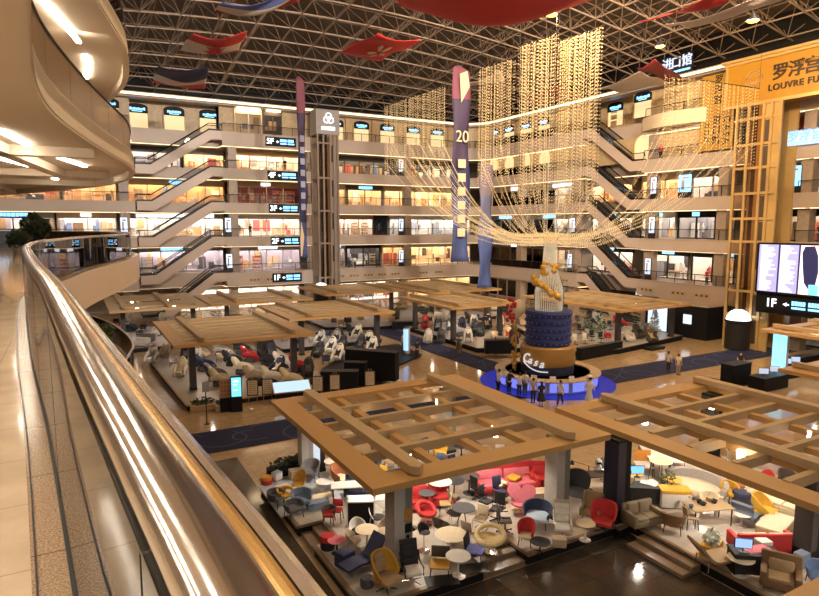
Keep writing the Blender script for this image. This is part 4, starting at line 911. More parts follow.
platform([tuple(at(u, v, .0))[:2] for u, v in ((318, 394), (322, 372), (350, 352), (398, 346), (421, 357), (400, 366), (388, 376), (380, 388))], .22, 'dark low platform with curved front right of the massage chairs', m_black, m_black)
platform([(16.8, 55.0), (27.2, 55.0), (27.2, 61), (16.8, 61)], .4, 'dark platform under the canopy behind the dark counters', s_grey, m_dark)
platform([(2.6, 62), (23.2, 62), (23.2, 75), (2.6, 75)], .4, 'grey platform under the far left canopies', s_grey, m_dark)
platform([(33.0, 46.3), (39.3, 43.0), (39.3, 47), (43.6, 61.4), (33, 61.4)], .45, 'dark edged platform left of the round blue drum', m_platw, m_dark)
platform([(39.8, 40.6), (44.2, 39.4), (55.6, 41.2), (55.6, 56), (44.6, 56), (39.8, 44)], .5, 'pale platform right of the round blue drum', m_platw, m_dark, ((48.0, 50.0, 38.9, 39.8, .28),))
platform([(25, 65), (30, 62.4), (48, 62.4), (48, 77), (25, 77)], .35, 'far platform behind the carpet aisle', s_grey, m_dark)

# ================================================================== FURNITURE
FAB = dict(mustard=(.52, .27, .03), yellow=(.66, .36, .03), grey=(.20, .19, .19), lgrey=(.42, .38, .35), dgrey=(.085, .08, .085), black=(.02, .019, .022), navy=(.028, .035, .085), blue=(.10, .15, .27), slate=(.16, .20, .28), red=(.50, .028, .03), pink=(.66, .16, .20), cream=(.68, .55, .38), white=(.74, .69, .62), beige=(.50, .39, .27), tan=(.38, .26, .14), brown=(.20, .11, .05), dbrown=(.075, .05, .038), orange=(.62, .24, .03), lilac=(.20, .22, .62), ybeige=(.72, .54, .26), olive=(.25, .19, .11), ltblue=(.45, .55, .66), rust=(.35, .12, .05))
def fab(c): return M('fabric '+c, FAB[c], .75, var=.16, scale=9, bump=.05)
def star(t, r=.3, zc=.4, mat=None, n=5, name='base'):
    b = MB(); b.cone((0, 0, .06), (0, 0, zc), .03, .03, 8)
    for i in range(n): a = 2*math.pi*i/n+.3; b.cone((0, 0, .07), (r*math.cos(a), r*math.sin(a), .03), .026, .016, 6)
    return b.build(name, mat or m_dark, t)
def legs4(t, x, y, h, mat, r=.018, splay=.04):
    for sx in (-1, 1):
        for sy in (-1, 1): b = MB(); b.cone((sx*(x+splay), sy*(y+splay), 0), (sx*x, sy*y, h), r*.8, r, 7); b.build('leg', mat, t)
def k_lounge(t, c='mustard', c2=None, h=1.08, base='star', w=.42, cush=True):
    b = MB(); b.tub(w, w*.95, .34, lambda q: h-(h-.56)*max(0, (q-.42)/.58)**1.3 if q > .42 else h, 2.05, .07, .72, 0, 18, 5, .05); b.build('backrest', fab(c), t)
    b = MB(); b.rbox((0, -.04, .38), (w*1.45, w*1.5, .16), .06); b.build('seat', fab(c2 or c), t)
    if cush:
        b = MB(); b.rbox((0, w*.55, .72), (w*.95, .12, .42), .05, (-.16, 0, 0)); b.build('back_cushion', fab(c2 or c), t)
        b = MB(); b.rbox((0, w*.66, h-.13), (w*.8, .1, .2), .04, (-.16, 0, 0)); b.build('head_cushion', fab(c2 or c), t)
    star(t, .36, .36) if base == 'star' else legs4(t, w*.6, w*.6, .36, m_dark)
def k_tub(t, c='grey', c2=None, w=.38, h=.78, legs='four', lo=.6):
    b = MB(); b.tub(w, w*.92, .28, lambda q: h-(h-lo)*q**2, 2.2, .06, .75, 0, 18, 4, .04); b.build('backrest', fab(c), t)
    b = MB(); b.rbox((0, -.03, .38), (w*1.5, w*1.5, .14), .06); b.build('seat', fab(c2 or c), t)
    if legs == 'star': star(t, .3, .34)
    elif legs == 'disc': b = MB(); b.lathe([(.28, 0), (.28, .02), (.04, .04), (.035, .32)], n=20); b.build('base', m_steel, t)
    else: legs4(t, w*.6, w*.55, .34, m_brown if legs == 'wood' else m_dark)
def k_shell(t, c='white', c2=None, w=.29, h=.82, legs='four', sz=.42):
    b = MB(); b.tub(w, w*.95, sz-.06, lambda q: h-(h-sz-.1)*q**1.6, 1.75, .025, .6, 0, 16, 5, .08); b.build('backrest', fab(c), t)
    b = MB(); b.ell((0, -.04, sz), (w*.88, w*.9, .055), 16); b.build('seat', fab(c2 or c), t)
    if legs == 'star': star(t, .27, sz-.03)
    elif legs == 'disc': b = MB(); b.lathe([(.24, 0), (.24, .015), (.03, .035), (.025, sz-.03)], n=18); b.build('base', m_steel, t)
    else: legs4(t, w*.55, w*.5, sz-.02, m_brown if legs == 'wood' else m_steel)
def k_ring(t, c='red', w=.42, h=.62):
    b = MB(); b.tube([(w*math.sin(a), w*.85*math.cos(a), h+.17*math.cos(a)) for a in [2*math.pi*i/28 for i in range(28)]], .085, 10, closed=True); b.build('backrest', fab(c), t)
    b = MB(); b.lathe([(.12, .34), (.3, .38), (w*.95, h-.08), (w*.86, h-.06), (.3, .44), (.01, .43)], n=22, sy=.85); b.build('seat', fab(c), t)
    b = MB(); b.lathe([(.27, 0), (.27, .02), (.04, .04), (.035, .36)], n=20); b.build('base', m_steel, t)
def k_office(t, c='black', c2=None, h=1.05):
    b = MB(); b.rbox((0, 0, .47), (.48, .48, .08), .035); b.build('seat', fab(c2 or c), t)
    b = MB(); b.rbox((0, .26, .80), (.44, .06, h-.55), .03, (-.12, 0, 0)); b.build('backrest', fab(c), t)
    for x in (-.27, .27): b = MB(); b.tube([(x, .16, .46), (x, .16, .68), (x, -.14, .68)], .02, 6); b.build('armrest', m_dark, t)
    sb = star(t, .31, .44)
    for i in range(5): a = 2*math.pi*i/5+.3; b = MB(); b.ell((.31*math.cos(a), .31*math.sin(a), .032), (.032, .032, .032), 8); b.build('caster', m_black, sb)
def k_dining(t, c='black', c2=None, leg=None, h=.86, w=.44, sh=.45):
    b = MB(); b.rbox((0, 0, sh), (w, w, .07), .03); b.build('seat', fab(c2 or c), t)
    b = MB(); b.rbox((0, w*.5, (sh+h)/2+.04), (w*.96, .05, h-sh-.06), .024, (-.14, 0, 0)); b.build('backrest', fab(c), t)
    legs4(t, w*.42, w*.42, sh-.02, leg or m_dark)
def k_canti(t, c='cream'):
    b = MB(); b.rbox((0, 0, .45), (.46, .48, .05), .02); b.build('seat', fab(c), t); b = MB(); b.rbox((0, .25, .70), (.46, .04, .42), .018, (-.18, 0, 0)); b.build('backrest', fab(c), t)
    for x in (-.22, .22): b = MB(); b.tube([(x, .24, .5), (x, -.23, .43), (x, -.23, .03), (x, .24, .02)], .014, 6); b.build('leg', m_steel, t)
def k_wing(t, c='brown', c2=None, h=1.12):
    b = MB(); b.rbox((0, -.02, .36), (.56, .58, .2), .06); b.build('seat', fab(c2 or c), t); b = MB(); b.rbox((0, .3, .72), (.66, .14, h-.35), .06, (-.16, 0, 0)); b.build('backrest', fab(c), t)
    for x in (-.34, .34): b = MB(); b.rbox((x, .2, .86), (.08, .3, .46), .04, (-.12, 0, .12*(1 if x < 0 else -1))); b.build('wing', fab(c), t); b = MB(); b.rbox((x, -.02, .42), (.12, .58, .34), .05); b.build('armrest', fab(c), t)
    legs4(t, .26, .24, .26, m_brown)
def k_recliner(t, c='beige', c2=None, c3=None):
    b = MB(); b.rbox((0, -.04, .42), (.52, .54, .13), .05, (.06, 0, 0)); b.build('seat', fab(c2 or c), t)
    for i, (z, y) in enumerate(((.62, .24), (.84, .31), (1.04, .37))): b = MB(); b.rbox((0, y, z), (.5, .11, .23), .045, (-.26, 0, 0)); b.build('back_cushion', fab(c3 or c2 or c), t)
    b = MB(); b.rbox((0, .36, .84), (.6, .05, .86), .024, (-.26, 0, 0)); b.build('backrest', fab(c), t)
    for x in (-.31, .31): b = MB(); b.tube([(x, .34, .9), (x, .2, .62), (x, -.28, .6), (x, -.26, .34)], .028, 7); b.build('armrest', m_white if c in ('white', 'beige') else m_dark, t)
    star(t, .36, .38, m_steel)
def k_sofa(t, c='red', c2=None, w=1.8, d=.85, arm=.18, bh=.75, n=2, sh=.42, ah=.56):
    b = MB(); b.rbox((0, 0, .24), (w, d, .24), .06); b.build('sofa_base', fab(c), t)
    iw = (w-2*arm)/n
    for i in range(n):
        x = -w/2+arm+iw*(i+.5); b = MB(); b.rbox((x, -.06, sh-.02), (iw*.98, d*.78, .15), .05); b.build('seat', fab(c2 or c), t); b = MB(); b.rbox((x, d*.33, sh+.2), (iw*.96, .2, .42), .07, (-.15, 0, 0)); b.build('back_cushion', fab(c2 or c), t)
    b = MB(); b.rbox((0, d*.43, .12+bh/2), (w, .16, bh-.06), .06); b.build('backrest', fab(c), t)
    for x in (-1, 1):
        if arm > .05: b = MB(); b.rbox((x*(w/2-arm/2), 0, .12+ah/2), (arm, d, ah-.1), .06); b.build('armrest', fab(c), t)
    legs4(t, w/2-.12, d/2-.1, .13, m_brown, .025, 0)
def k_csofa(t, c='lgrey', c2='cream', w=1.35):
    b = MB(); b.tub(w, w*.72, .1, lambda q: .82-.24*q**2, 1.75, .22, .9, 0, 24, 4, .02); b.build('backrest', fab(c), t)
    b = MB(); b.lathe([(.8*w, .12), (.82*w, .36), (.76*w, .45), (.01, .46)], n=28, sy=.68); b.build('seat', fab(c2), t)
    for a in (-2.3, -1.2, 0, 1.2, 2.3): b = MB(); q = (w*.7*math.sin(a), w*.5*math.cos(a)); b.cone((*q, 0), (*q, .14), .02, .03, 6); b.build('leg', m_dark, t)
def k_round(t, c='white', r=.4, h=.72, base='disc', top=None):
    b = MB(); b.lathe([(r*.96, h-.025), (r, h-.012), (r*.99, h), (.01, h)], n=28); b.build('tabletop', top or (fab(c) if c in FAB else c), t)
    if base == 'disc': b = MB(); b.lathe([(r*.6, 0), (r*.6, .012), (r*.2, .04), (.035, .16), (.03, h*.7), (r*.25, h-.03)], n=20); b.build('base', m_white if c in ('white', 'cream') else m_dark, t)
    elif base == 'star': star(t, r*.7, h-.02, None, 4)
    else: legs4(t, r*.55, r*.55, h-.02, m_dark, .018, .08)
def k_rect(t, c='white', w=1.4, d=.8, h=.74, leg=None, top=None):
    b = MB(); b.rbox((0, 0, h-.02), (w, d, .045), .012, seg=1); b.build('tabletop', top or fab(c), t); legs4(t, w/2-.09, d/2-.09, h-.04, leg or m_dark, .028, 0)
def k_pouf(t, c='red', r=.24, h=.42, c2=None):
    b = MB(); b.lathe([(r*.94, .0), (r, .04), (r, h*.6)], n=20); b.build('body', fab(c2 or c), t); b = MB(); b.lathe([(r*1.0, h*.6), (r*1.02, h-.06), (r*.9, h), (.01, h+.015)], n=20); b.build('seat', fab(c), t)
def k_block(t, c='beige', w=.9, d=.5, h=.4, c2=None):
    b = MB(); b.rbox((0, 0, h*.45), (w, d, h*.8), .04); b.build('body', fab(c), t); b = MB(); b.rbox((0, 0, h*.9), (w*1.01, d*1.01, h*.22), .04); b.build('seat', fab(c2 or c), t)
    legs4(t, w/2-.1, d/2-.08, .06, m_dark, .02, 0)
def k_stool(t, c='dgrey', r=.36, h=1.02):
    b = MB(); b.lathe([(r*.2, h-.1), (r, h-.03), (r, h), (.01, h+.01)], n=24); b.build('tabletop', fab(c), t)
    for i in range(3): a = 2*math.pi*i/3+.5; b = MB(); b.cone((.34*math.cos(a), .34*math.sin(a), 0), (.06*math.cos(a), .06*math.sin(a), h-.08), .016, .02, 6); b.build('leg', m_dark, t)
def k_bar(t, c='beige', h=1.0):
    b = MB(); b.tub(.24, .22, .68, lambda q: h-.22*q**2, 1.6, .03, .75, 0, 14, 4, .05); b.build('backrest', fab(c), t); b = MB(); b.ell((0, -.03, .72), (.21, .21, .05), 14); b.build('seat', fab(c), t)
    b = MB(); b.lathe([(.22, 0), (.22, .015), (.028, .04), (.025, .7)], n=16); b.build('base', m_steel, t)
def k_chaise(t, c='navy', w=.62, L=1.6):
    b = MB(); pts = [(-L/2, .38), (-L*.2, .42), (.1, .36), (.35, .44), (L*.36, .72), (L/2, 1.0)]
    P = smooth(pts, 4); vs = []
    for x in (-w/2, w/2):
        vs += [(x, p[0], p[1]) for p in P]+[(x, p[0]+.02, p[1]-.1) for p in P]
    n = len(P); fs = []
    for i in range(n-1): fs += [(i, i+1, 2*n+i+1, 2*n+i), (n+i, 3*n+i, 3*n+i+1, n+i+1), (i, n+i, n+i+1, i+1), (2*n+i, 2*n+i+1, 3*n+i+1, 3*n+i)]
    fs += [(0, 2*n, 3*n, n), (n-1, 2*n-1, 4*n-1, 3*n-1)]; b.add(vs, fs, 0, True); b.build('seat', fab(c), t); legs4(t, w*.4, L*.3, .34, m_steel)
def k_heart(t, c='pink'):
    b = MB(); pr = [(.62*16*math.sin(a)**3/17, .58*(13*math.cos(a)-5*math.cos(2*a)-2*math.cos(3*a)-math.cos(4*a))/17) for a in [2*math.pi*i/32 for i in range(32)]]
    b.prism(pr, -.08, .08); b.xf(Matrix.Translation((0, .1, .72)) @ Matrix.Rotation(R(58), 4, 'X')); b.build('backrest', fab(c), t)
    b = MB(); b.lathe([(.2, .3), (.42, .36), (.44, .44), (.01, .47)], n=22); b.build('seat', fab(c), t); b = MB(); b.lathe([(.26, 0), (.26, .02), (.04, .04), (.04, .32)], n=18); b.build('base', m_steel, t)
def k_desk(t, c='black', w=1.5, d=.75, screen=(.25, .6, .9), h=.76, drawers=True):
    b = MB(); b.box(-w/2, w/2, -d/2, d/2, h-.05, h); b.build('desktop', fab(c), t); b = MB(); b.box(-w/2+.04, w/2-.04, -d/2+.04, -d/2+.08, .08, h-.05); b.build('front_panel', fab(c), t)
    for x in (-w/2+.2, w/2-.2):
        b = MB(); b.box(x-.18, x+.18, -d/2+.1, d/2-.04, 0, h-.05); o = b.build('pedestal', m_black, t)
def k_monitor(t, col=(.2, .5, .85), w=.56, s=1.2):
    b = MB(); b.box(-w/2, w/2, -.02, .03, .14, .14+w*.62); bz = b.build('bezel', m_black, t); b = MB(); b.box(-w/2+.02, w/2-.02, -.025, -.02, .16, .12+w*.62); b.build('screen', E('monitor %d %d' % (col[0]*99, col[2]*99), col, s), bz)
    b = MB(); b.box(-.12, .12, -.08, .09, 0, .015); b.cone((0, .02, 0), (0, .02, .2), .02, .02, 6); b.build('stand', m_dark, t)
def k_massage(t, c='white', c2='beige', c3='black'):
    b = MB(); b.rbox((0, .05, .2), (.62, .95, .4), .12, m=0, seg=3); b.build('base', fab(c3), t)
    for x in (-.37, .37):
        b = MB(); k = len(b.v); P = [(x, .62, .55), (x, .3, .72), (x, -.15, .66), (x, -.5, .5), (x, -.72, .2)]; b.tube(smooth(P, 3), .1, 8, prof=[(.085*math.cos(a), .19*math.sin(a)) for a in [2*math.pi*i/10 for i in range(10)]]); b.build('side_shell', fab(c), t)
    b = MB(); b.ell((0, .48, .88), (.4, .26, .62), 16, 0, (-.62, 0, 0)); bk = b.build('back_shell', fab(c), t)
    b = MB(); b.rbox((0, .22, .78), (.46, .16, .86), .07, (-.66, 0, 0)); b.build('back_cushion', fab(c2), t); b = MB(); b.rbox((0, .56, 1.24), (.34, .12, .22), .05, (-.66, 0, 0)); b.build('head_cushion', fab(c2), bk)
    b = MB(); b.rbox((0, -.18, .5), (.48, .5, .14), .06); b.build('seat', fab(c2), t); b = MB(); b.rbox((0, -.62, .3), (.5, .22, .5), .08, (.5, 0, 0)); b.build('footrest', fab(c), t)
def k_planter(t, w=1.0, d=.5, h=.4, seed=1, mat=None, box=None):
    b = MB(); b.box(-w/2, w/2, -d/2, d/2, 0, h); b.build('trough', box or m_canb, t); b = MB(); foliage(b, (0, 0, h+.16), (w*.5, d*.5, .26), 140, seed, .12); o = b.build('foliage', mat or m_leaf, t); o['kind'] = 'stuff'
def k_poster(t, c=(.55, .42, .28)):
    b = MB(); [b.box(*q) for q in ((-.38, .38, -.03, .03, .45, .52), (-.38, .38, -.03, .03, 1.5, 1.57), (-.38, -.31, -.03, .03, .52, 1.5), (.31, .38, -.03, .03, .52, 1.5))]; b.build('frame', m_brown, t)
    b = MB(); b.box(-.31, .31, -.015, .015, .52, 1.5); r = random.Random(3)
    sh = b.build('sheet', M('poster sheet', (.66, .52, .36), .7), t)
    b = MB()
    for z in (1.35, 1.22, 1.08, .94, .8, .66): b.box(-.22, r.uniform(.05, .22), -.02, -.015, z, z+.03)
    b.build('print', M('poster print', (.3, .2, .12), .7), sh)
    for x in (-.28, .28): b = MB(); b.cone((x*1.1, -.02, 0), (x*.3, 0, 1.75), .018, .018, 6); b.build('leg', m_canb, t)
    b = MB(); b.cone((0, .5, 0), (0, .02, 1.6), .018, .018, 6); b.build('rear_leg', m_canb, t)
KINDS = {k[2:]: f for k, f in list(globals().items()) if k.startswith('k_')}
FP = {}
def put(kind, name, cat, loc, rz, label, group=None, **kw):
    key = (kind, name, tuple(sorted(kw.items(), key=str)).__repr__())
    if not isinstance(loc, Vector): loc = Vector(loc)
    if key in FP: return dup(FP[key], loc, R(rz), label, group)
    t = thing(name, label, cat, loc, R(rz), group); KINDS[kind](t, **kw); FP[key] = t; KIDS[t.name] = list(t.children_recursive); return t
def fg(kind, name, cat, u, v, rz, label, z=.462, **kw): return put(kind, name, cat, at(u, v, z), rz, label, **kw)

# ---- left chair display under the nearest canopy
def rug(u, v, w, d, mat, label, rz=0, z=.458):
    b = MB(); b.rbox((0, 0, .006), (w, d, .012), .004, seg=1); tag(b.build('rug', mat, None, at(u, v, z), R(rz)), label, 'rug')
rug(303, 493, 3.0, 3.4, M('pale blue rug', (.46, .50, .56), .9, var=.2, scale=2), 'pale blue grey rug at the left end of the left chair display')
L1 = 'at the left end of the left chair display'
put('planter', 'planter', 'planter', at(302, 469, .46), 0, 'black planter with dark foliage, rearmost at the left end of the left chair display', w=1.5, d=.5, seed=3, box=m_black)
put('planter', 'planter', 'planter', at(285, 474, .46), 0, 'black planter with dark foliage in front of the beige ottoman block', w=1.6, d=.5, seed=4, box=m_black)
fg('block', 'ottoman', 'ottoman', 296, 478, 0, 'beige upholstered block behind the mustard shell chair', c='beige', w=.6, d=.5, h=.42)
fg('tub', 'tub_chair', 'chair', 311, 480, -40, 'grey bucket chair with orange and navy cushion beside the poster column', c='grey', w=.44, h=.9)
fg('shell', 'shell_chair', 'chair', 299, 493, -60, 'mustard shell chair on the pale blue rug', c='mustard', w=.33, h=.98)
fg('tub', 'tub_chair', 'chair', 302, 508, -20, 'slate grey tub chair in front of the mustard shell chair', c='slate', w=.46, h=.74)
fg('round', 'side_table', 'table', 293, 501, 0, 'small white round table between the two mustard chairs', c='white', r=.3, h=.5)
fg('block', 'display_cube', 'cube', 283, 496, 10, 'white display cube behind the low mustard chair', c='white', w=.6, d=.5, h=.45)
fg('tub', 'tub_chair', 'chair', 285, 503, 20, 'low mustard tub chair beside the white display cube', c='yellow', w=.36, h=.62)
fg('tub', 'tub_chair', 'chair', 276, 506, 40, 'dark grey tub chair at the platform edge left of the low mustard chair', c='dgrey', w=.4, h=.66)
fg('tub', 'tub_chair', 'chair', 294, 517, 10, 'dark grey tub chair nearest the side steps', c='dgrey', w=.42, h=.62)
fg('pouf', 'pouf', 'pouf', 267, 484, 0, 'small red and orange pouf at the far left corner of the left chair display', c='orange', c2='red', r=.24, h=.36)
fg('block', 'display_cube', 'cube', 277, 480, 25, 'white and blue block beside the small orange pouf', c='white', c2='ltblue', w=.4, d=.35, h=.4)
fg('round', 'side_table', 'table', 325, 491, 0, 'low white round table right of the grey bucket chair', c='white', r=.4, h=.45)
fg('round', 'pedestal_table', 'table', 334, 476, 0, 'tall white round table behind the orange red egg chair', c='white', r=.45, h=.74)
fg('tub', 'egg_chair', 'chair', 340, 486, 35, 'orange red egg chair with cream inside under the canopy edge', c='rust', c2='cream', w=.45, h=.98)
fg('block', 'bench', 'bench', 322, 502, -5, 'cream patterned bench on the pale blue rug', c='cream', w=1.0, d=.45, h=.3)
fg('block', 'bench', 'bench', 318, 508, -5, 'slate blue low bench in front of the cream patterned bench', c='slate', w=.9, d=.42, h=.3)
fg('dining', 'dining_chair', 'chair', 337, 521, -35, 'red seated chair with slim legs above the side steps', c='red', w=.42, h=.8)
fg('tub', 'tub_chair', 'chair', 329, 523, -30, 'brown and red tub chair beside the red seated chair', c='dbrown', c2='red', w=.3, h=.66)
fg('rect', 'desk', 'desk', 349, 501, -20, 'white rectangular table behind the black glass cabinet', c='white', w=1.5, d=.7)
fg('sofa', 'sofa', 'sofa', 362, 496, -30, 'navy two seat sofa under the left edge of the nearest canopy', c='navy', c2='slate', w=1.5)
fg('block', 'bench', 'bench', 377, 510, -20, 'white stacked bench right of the black glass cabinet', c='white', w=.8, d=.5, h=.55)
t = thing('glass_cabinet', 'black cabinet with white frame in the middle of the left chair display', 'cabinet', at(361, 524, .462), R(-25)); b = MB(); b.box(-.5, .5, -.25, .25, .02, 1.0); b.build('body', m_black, t)
for x in (-.52, .52): b = MB(); b.box(x-.025, x+.025, -.27, .27, 0, 1.05); b.build('post', m_white, t)
b = MB(); b.box(-.56, .56, -.29, .29, 1.0, 1.05); b.build('top', m_white, t)
fg('shell', 'shell_chair', 'chair', 358, 541, -10, 'white shell chair with black seat, left one beside the black cabinet', c='white', c2='black', w=.33, h=.8)
fg('shell', 'shell_chair', 'chair', 377, 527, 25, 'white shell chair with black seat, right one near the front column', c='white', c2='black', w=.33, h=.84)
fg('round', 'pedestal_table', 'table', 367, 548, 0, 'cream round table between the white and beige shell chairs', c='cream', r=.42, h=.72)
fg('shell', 'shell_chair', 'chair', 353, 551, 60, 'beige shell chair left of the cream round table', c='beige', w=.3, h=.8)
fg('shell', 'shell_chair', 'chair', 376, 556, -150, 'beige shell chair in front of the cream round table', c='beige', w=.31, h=.82)
fg('shell', 'shell_chair', 'chair', 385, 541, -70, 'beige shell chair beside the front column', c='beige', w=.31, h=.86)
fg('pouf', 'pouf', 'pouf', 328, 548, 0, 'red topped black pouf at the platform edge below the side steps', c='red', c2='black', r=.27, h=.5)
fg('round', 'side_table', 'table', 337, 553, 0, 'pink round side table beside the red topped pouf', c='pink', r=.33, h=.5)
fg('block', 'ottoman', 'ottoman', 345, 566, 20, 'navy cube ottoman at the platform edge', c='navy', w=.55, d=.5, h=.56)
fg('chaise', 'chaise_longue', 'chaise', 362, 569, -75, 'navy chaise longue behind the mustard swivel armchair', c='navy')
fg('pouf', 'pouf', 'pouf', 367, 586, 0, 'dark pouf left of the mustard swivel armchair', c='dgrey', r=.22, h=.3)
fg('lounge', 'swivel_armchair', 'chair', 386, 589, 22, 'large mustard swivel armchair nearest the camera', c='mustard', c2='tan', w=.5, h=1.15)
fg('recliner', 'recliner', 'recliner', 412, 582, -12, 'black recliner with white seat pad beside the front column', c='black', c2='white', c3='black')
fg('ring', 'ring_armchair', 'chair', 426, 524, 15, 'red ring shaped armchair behind the black bar chairs', c='red', w=.36)
fg('bar', 'bar_chair', 'chair', 424, 551, 10, 'black bar chair right of the front column', c='black'); fg('bar', 'bar_chair', 'chair', 411, 547, 100, 'black bar chair half hidden by the front column', c='dbrown')
fg('round', 'pedestal_table', 'table', 451, 554, 0, 'large cream round table in the middle of the left chair display', c='cream', r=.58, h=.74)
fg('stool', 'bar_table', 'table', 463, 533, 0, 'tall dark grey round table on three legs', c='dgrey', r=.45)
fg('bar', 'bar_chair', 'chair', 452, 513, 60, 'olive beige bar chair behind the tall dark grey table', c='olive'); fg('dining', 'dining_chair', 'chair', 445, 514, -120, 'yellow beige low chair left of the tall dark grey table', c='ybeige')
fg('shell', 'shell_chair', 'chair', 450, 541, 175, 'white shell chair tucked behind the large cream round table', c='white', w=.33); fg('shell', 'shell_chair', 'chair', 441, 536, 120, 'dark brown shell chair left of the large cream round table', c='dbrown', w=.35, h=.86)
fg('shell', 'shell_chair', 'chair', 455, 524, 160, 'dark brown shell chair behind the tall dark grey table', c='dbrown', w=.3, h=.8)
fg('canti', 'cantilever_chair', 'chair', 480, 530, -60, 'cream cantilever chair above the cream ring armchair', c='cream'); fg('canti', 'cantilever_chair', 'chair', 470, 542, 110, 'beige cantilever chair between the large cream table and the ring armchair', c='beige')
fg('ring', 'ring_armchair', 'chair', 490, 551, -60, 'cream ring shaped armchair on a steel disc by the front steps', c='ybeige', w=.5, h=.6)
for u, v, rz, lab in ((486, 512, 20, 'black office chair, left of the group behind the cream cantilever chair'), (497, 520, -60, 'black office chair, right of the group behind the cream cantilever chair'), (478, 498, 100, 'black office chair under the canopy edge, rearmost of its group'), (500, 502, 0, 'navy office chair left of the red sofa')): fg('office', 'office_chair', 'chair', u, v, rz, lab, c='navy' if 'navy' in lab else 'black')
fg('office', 'office_chair', 'chair', 505, 532, 60, 'brown office chair left of the red barrel chair', c='dbrown')
fg('sofa', 'bench', 'bench', 430, 506, -10, 'red upholstered bench behind the red ring armchair', c='red', w=2.0, arm=.0, bh=.55)
fg('round', 'pedestal_table', 'table', 440, 502, 0, 'white oval topped table in front of the red bench', c='white', r=.5, h=.9); fg('round', 'pedestal_table', 'table', 427, 510, 0, 'dark round table beside the front column top', c='dgrey', r=.34, h=.74); fg('round', 'pedestal_table', 'table', 454, 498, 0, 'black round table right of the white oval table', c='black', r=.45, h=.78); fg('round', 'pedestal_table', 'table', 469, 493, 0, 'dark brown round table behind the office chairs', c='dbrown', r=.45, h=.78)
fg('dining', 'dining_chair', 'chair', 440, 574, -35, 'dark brown low chair with mustard seat at the front edge', c='dbrown', c2='mustard', w=.66, h=.8, sh=.36)
fg('round', 'pedestal_table', 'table', 458, 576, 0, 'white round table between the mustard seated chair and the lilac seated chair', c='white', r=.42, h=.72)
fg('dining', 'dining_chair', 'chair', 475, 559, 40, 'black lounge chair with lilac seat left of the front steps', c='black', c2='lilac', w=.62, h=.86, sh=.36)
b = MB(); b.box(-.5, .5, -.3, .3, 0, .03); tag(b.build('floor_plate', m_dark, None, at(473, 569, .455), R(-20)), 'dark floor plate beside the front steps', 'plate'); b = MB(); b.box(-.55, .55, -.3, .3, 0, .03); tag(b.build('floor_plate', m_dark, None, at(442, 581, .455), R(-20)), 'dark floor plate below the mustard seated chair', 'plate')
fg('sofa', 'sofa', 'sofa', 505, 490, -18, 'long red sofa with pink seat under the right half of the nearest canopy', c='red', c2='pink', w=2.9, d=1.1, bh=1.0)
for u, v, c, lab in ((514, 479, 'yellow', 'yellow cushion lying on the red sofa'), (500, 485, 'cream', 'cream cushion lying on the red sofa')):
    b = MB(); b.rbox((0, 0, .07), (.55, .5, .14), .06); tag(b.build('cushion', fab(c), None, at(u, v, .98), R(20)), lab, 'cushion')
fg('heart', 'heart_chair', 'chair', 521, 512, -40, 'pink heart shaped chair in front of the red sofa', c='pink')
fg('tub', 'shell_armchair', 'chair', 537, 525, -50, 'navy shell armchair with pale blue cushions beside the stone column', c='navy', c2='ltblue', w=.58, h=.86)
fg('tub', 'barrel_chair', 'chair', 526, 545, -55, 'red backed barrel chair with cream seat by the front steps', c='red', c2='cream', w=.33, h=.95)
fg('recliner', 'recliner', 'recliner', 562, 537, -38, 'beige high backed recliner in front of the stone column', c='beige', c2='white')
fg('block', 'footstool', 'stool', 559, 546, -38, 'beige footstool in front of the beige recliner', c='beige', w=.5, d=.4, h=.34)
fg('round', 'side_table', 'table', 540, 553, 0, 'black low square legged table left of the beige footstool', c='black', r=.36, h=.44, base='star')
fg('round', 'pedestal_table', 'table', 585, 540, 0, 'cream round table right of the beige recliner', c='cream', r=.36, h=.66)
fg('wing', 'wing_chair', 'chair', 591, 521, -60, 'brown wing chair behind the cream round table', c='tan')
fg('lounge', 'swivel_armchair', 'chair', 603, 530, -60, 'bright red swivel armchair beside the black column', c='red', w=.5, h=1.05, cush=False)
fg('sofa', 'armchair', 'armchair', 540, 486, -30, 'red armchair right of the long red sofa', c='red', w=1.0, arm=.16, n=1, bh=.95)
fg('round', 'side_table', 'table', 525, 482, 0, 'orange brown round table between the red sofa and the red armchair', c='orange', r=.45, h=.6)
fg('block', 'ottoman', 'ottoman', 537, 500, -20, 'cream patterned ottoman behind the navy shell armchair', c='cream', w=1.0, d=.6, h=.42)
fg('tub', 'globe_chair', 'chair', 575, 500, -60, 'black globe shaped chair behind the brown wing chair', c='black', c2='dgrey', w=.62, h=1.2)
fg('rect', 'counter', 'counter', 600, 492, -20, 'dark brown counter behind the bright red swivel armchair', c='dbrown', w=1.8, d=.7, h=.85)
t = thing('table_robot', 'small white figure with round head on the dark brown counter', 'figure', at(598, 470, 1.32), R(-30)); b = MB(); b.ell((0, 0, .36), (.17, .15, .16), 14); b.build('head', m_white, t); b = MB(); b.lathe([(.14, 0), (.18, .1), (.12, .22)], n=14); b.build('body', m_white, t); b = MB(); b.box(-.1, .1, -.16, -.12, .32, .4); b.build('face_plate', m_black, t)
b = MB(); b.lathe([(.07, 0), (.08, .2), (.03, .27), (.03, .34)], n=12); tag(b.build('bottle', fab('ltblue'), None, at(605, 472, 1.32)), 'light blue bottle beside the white figure on the dark brown counter', 'bottle')
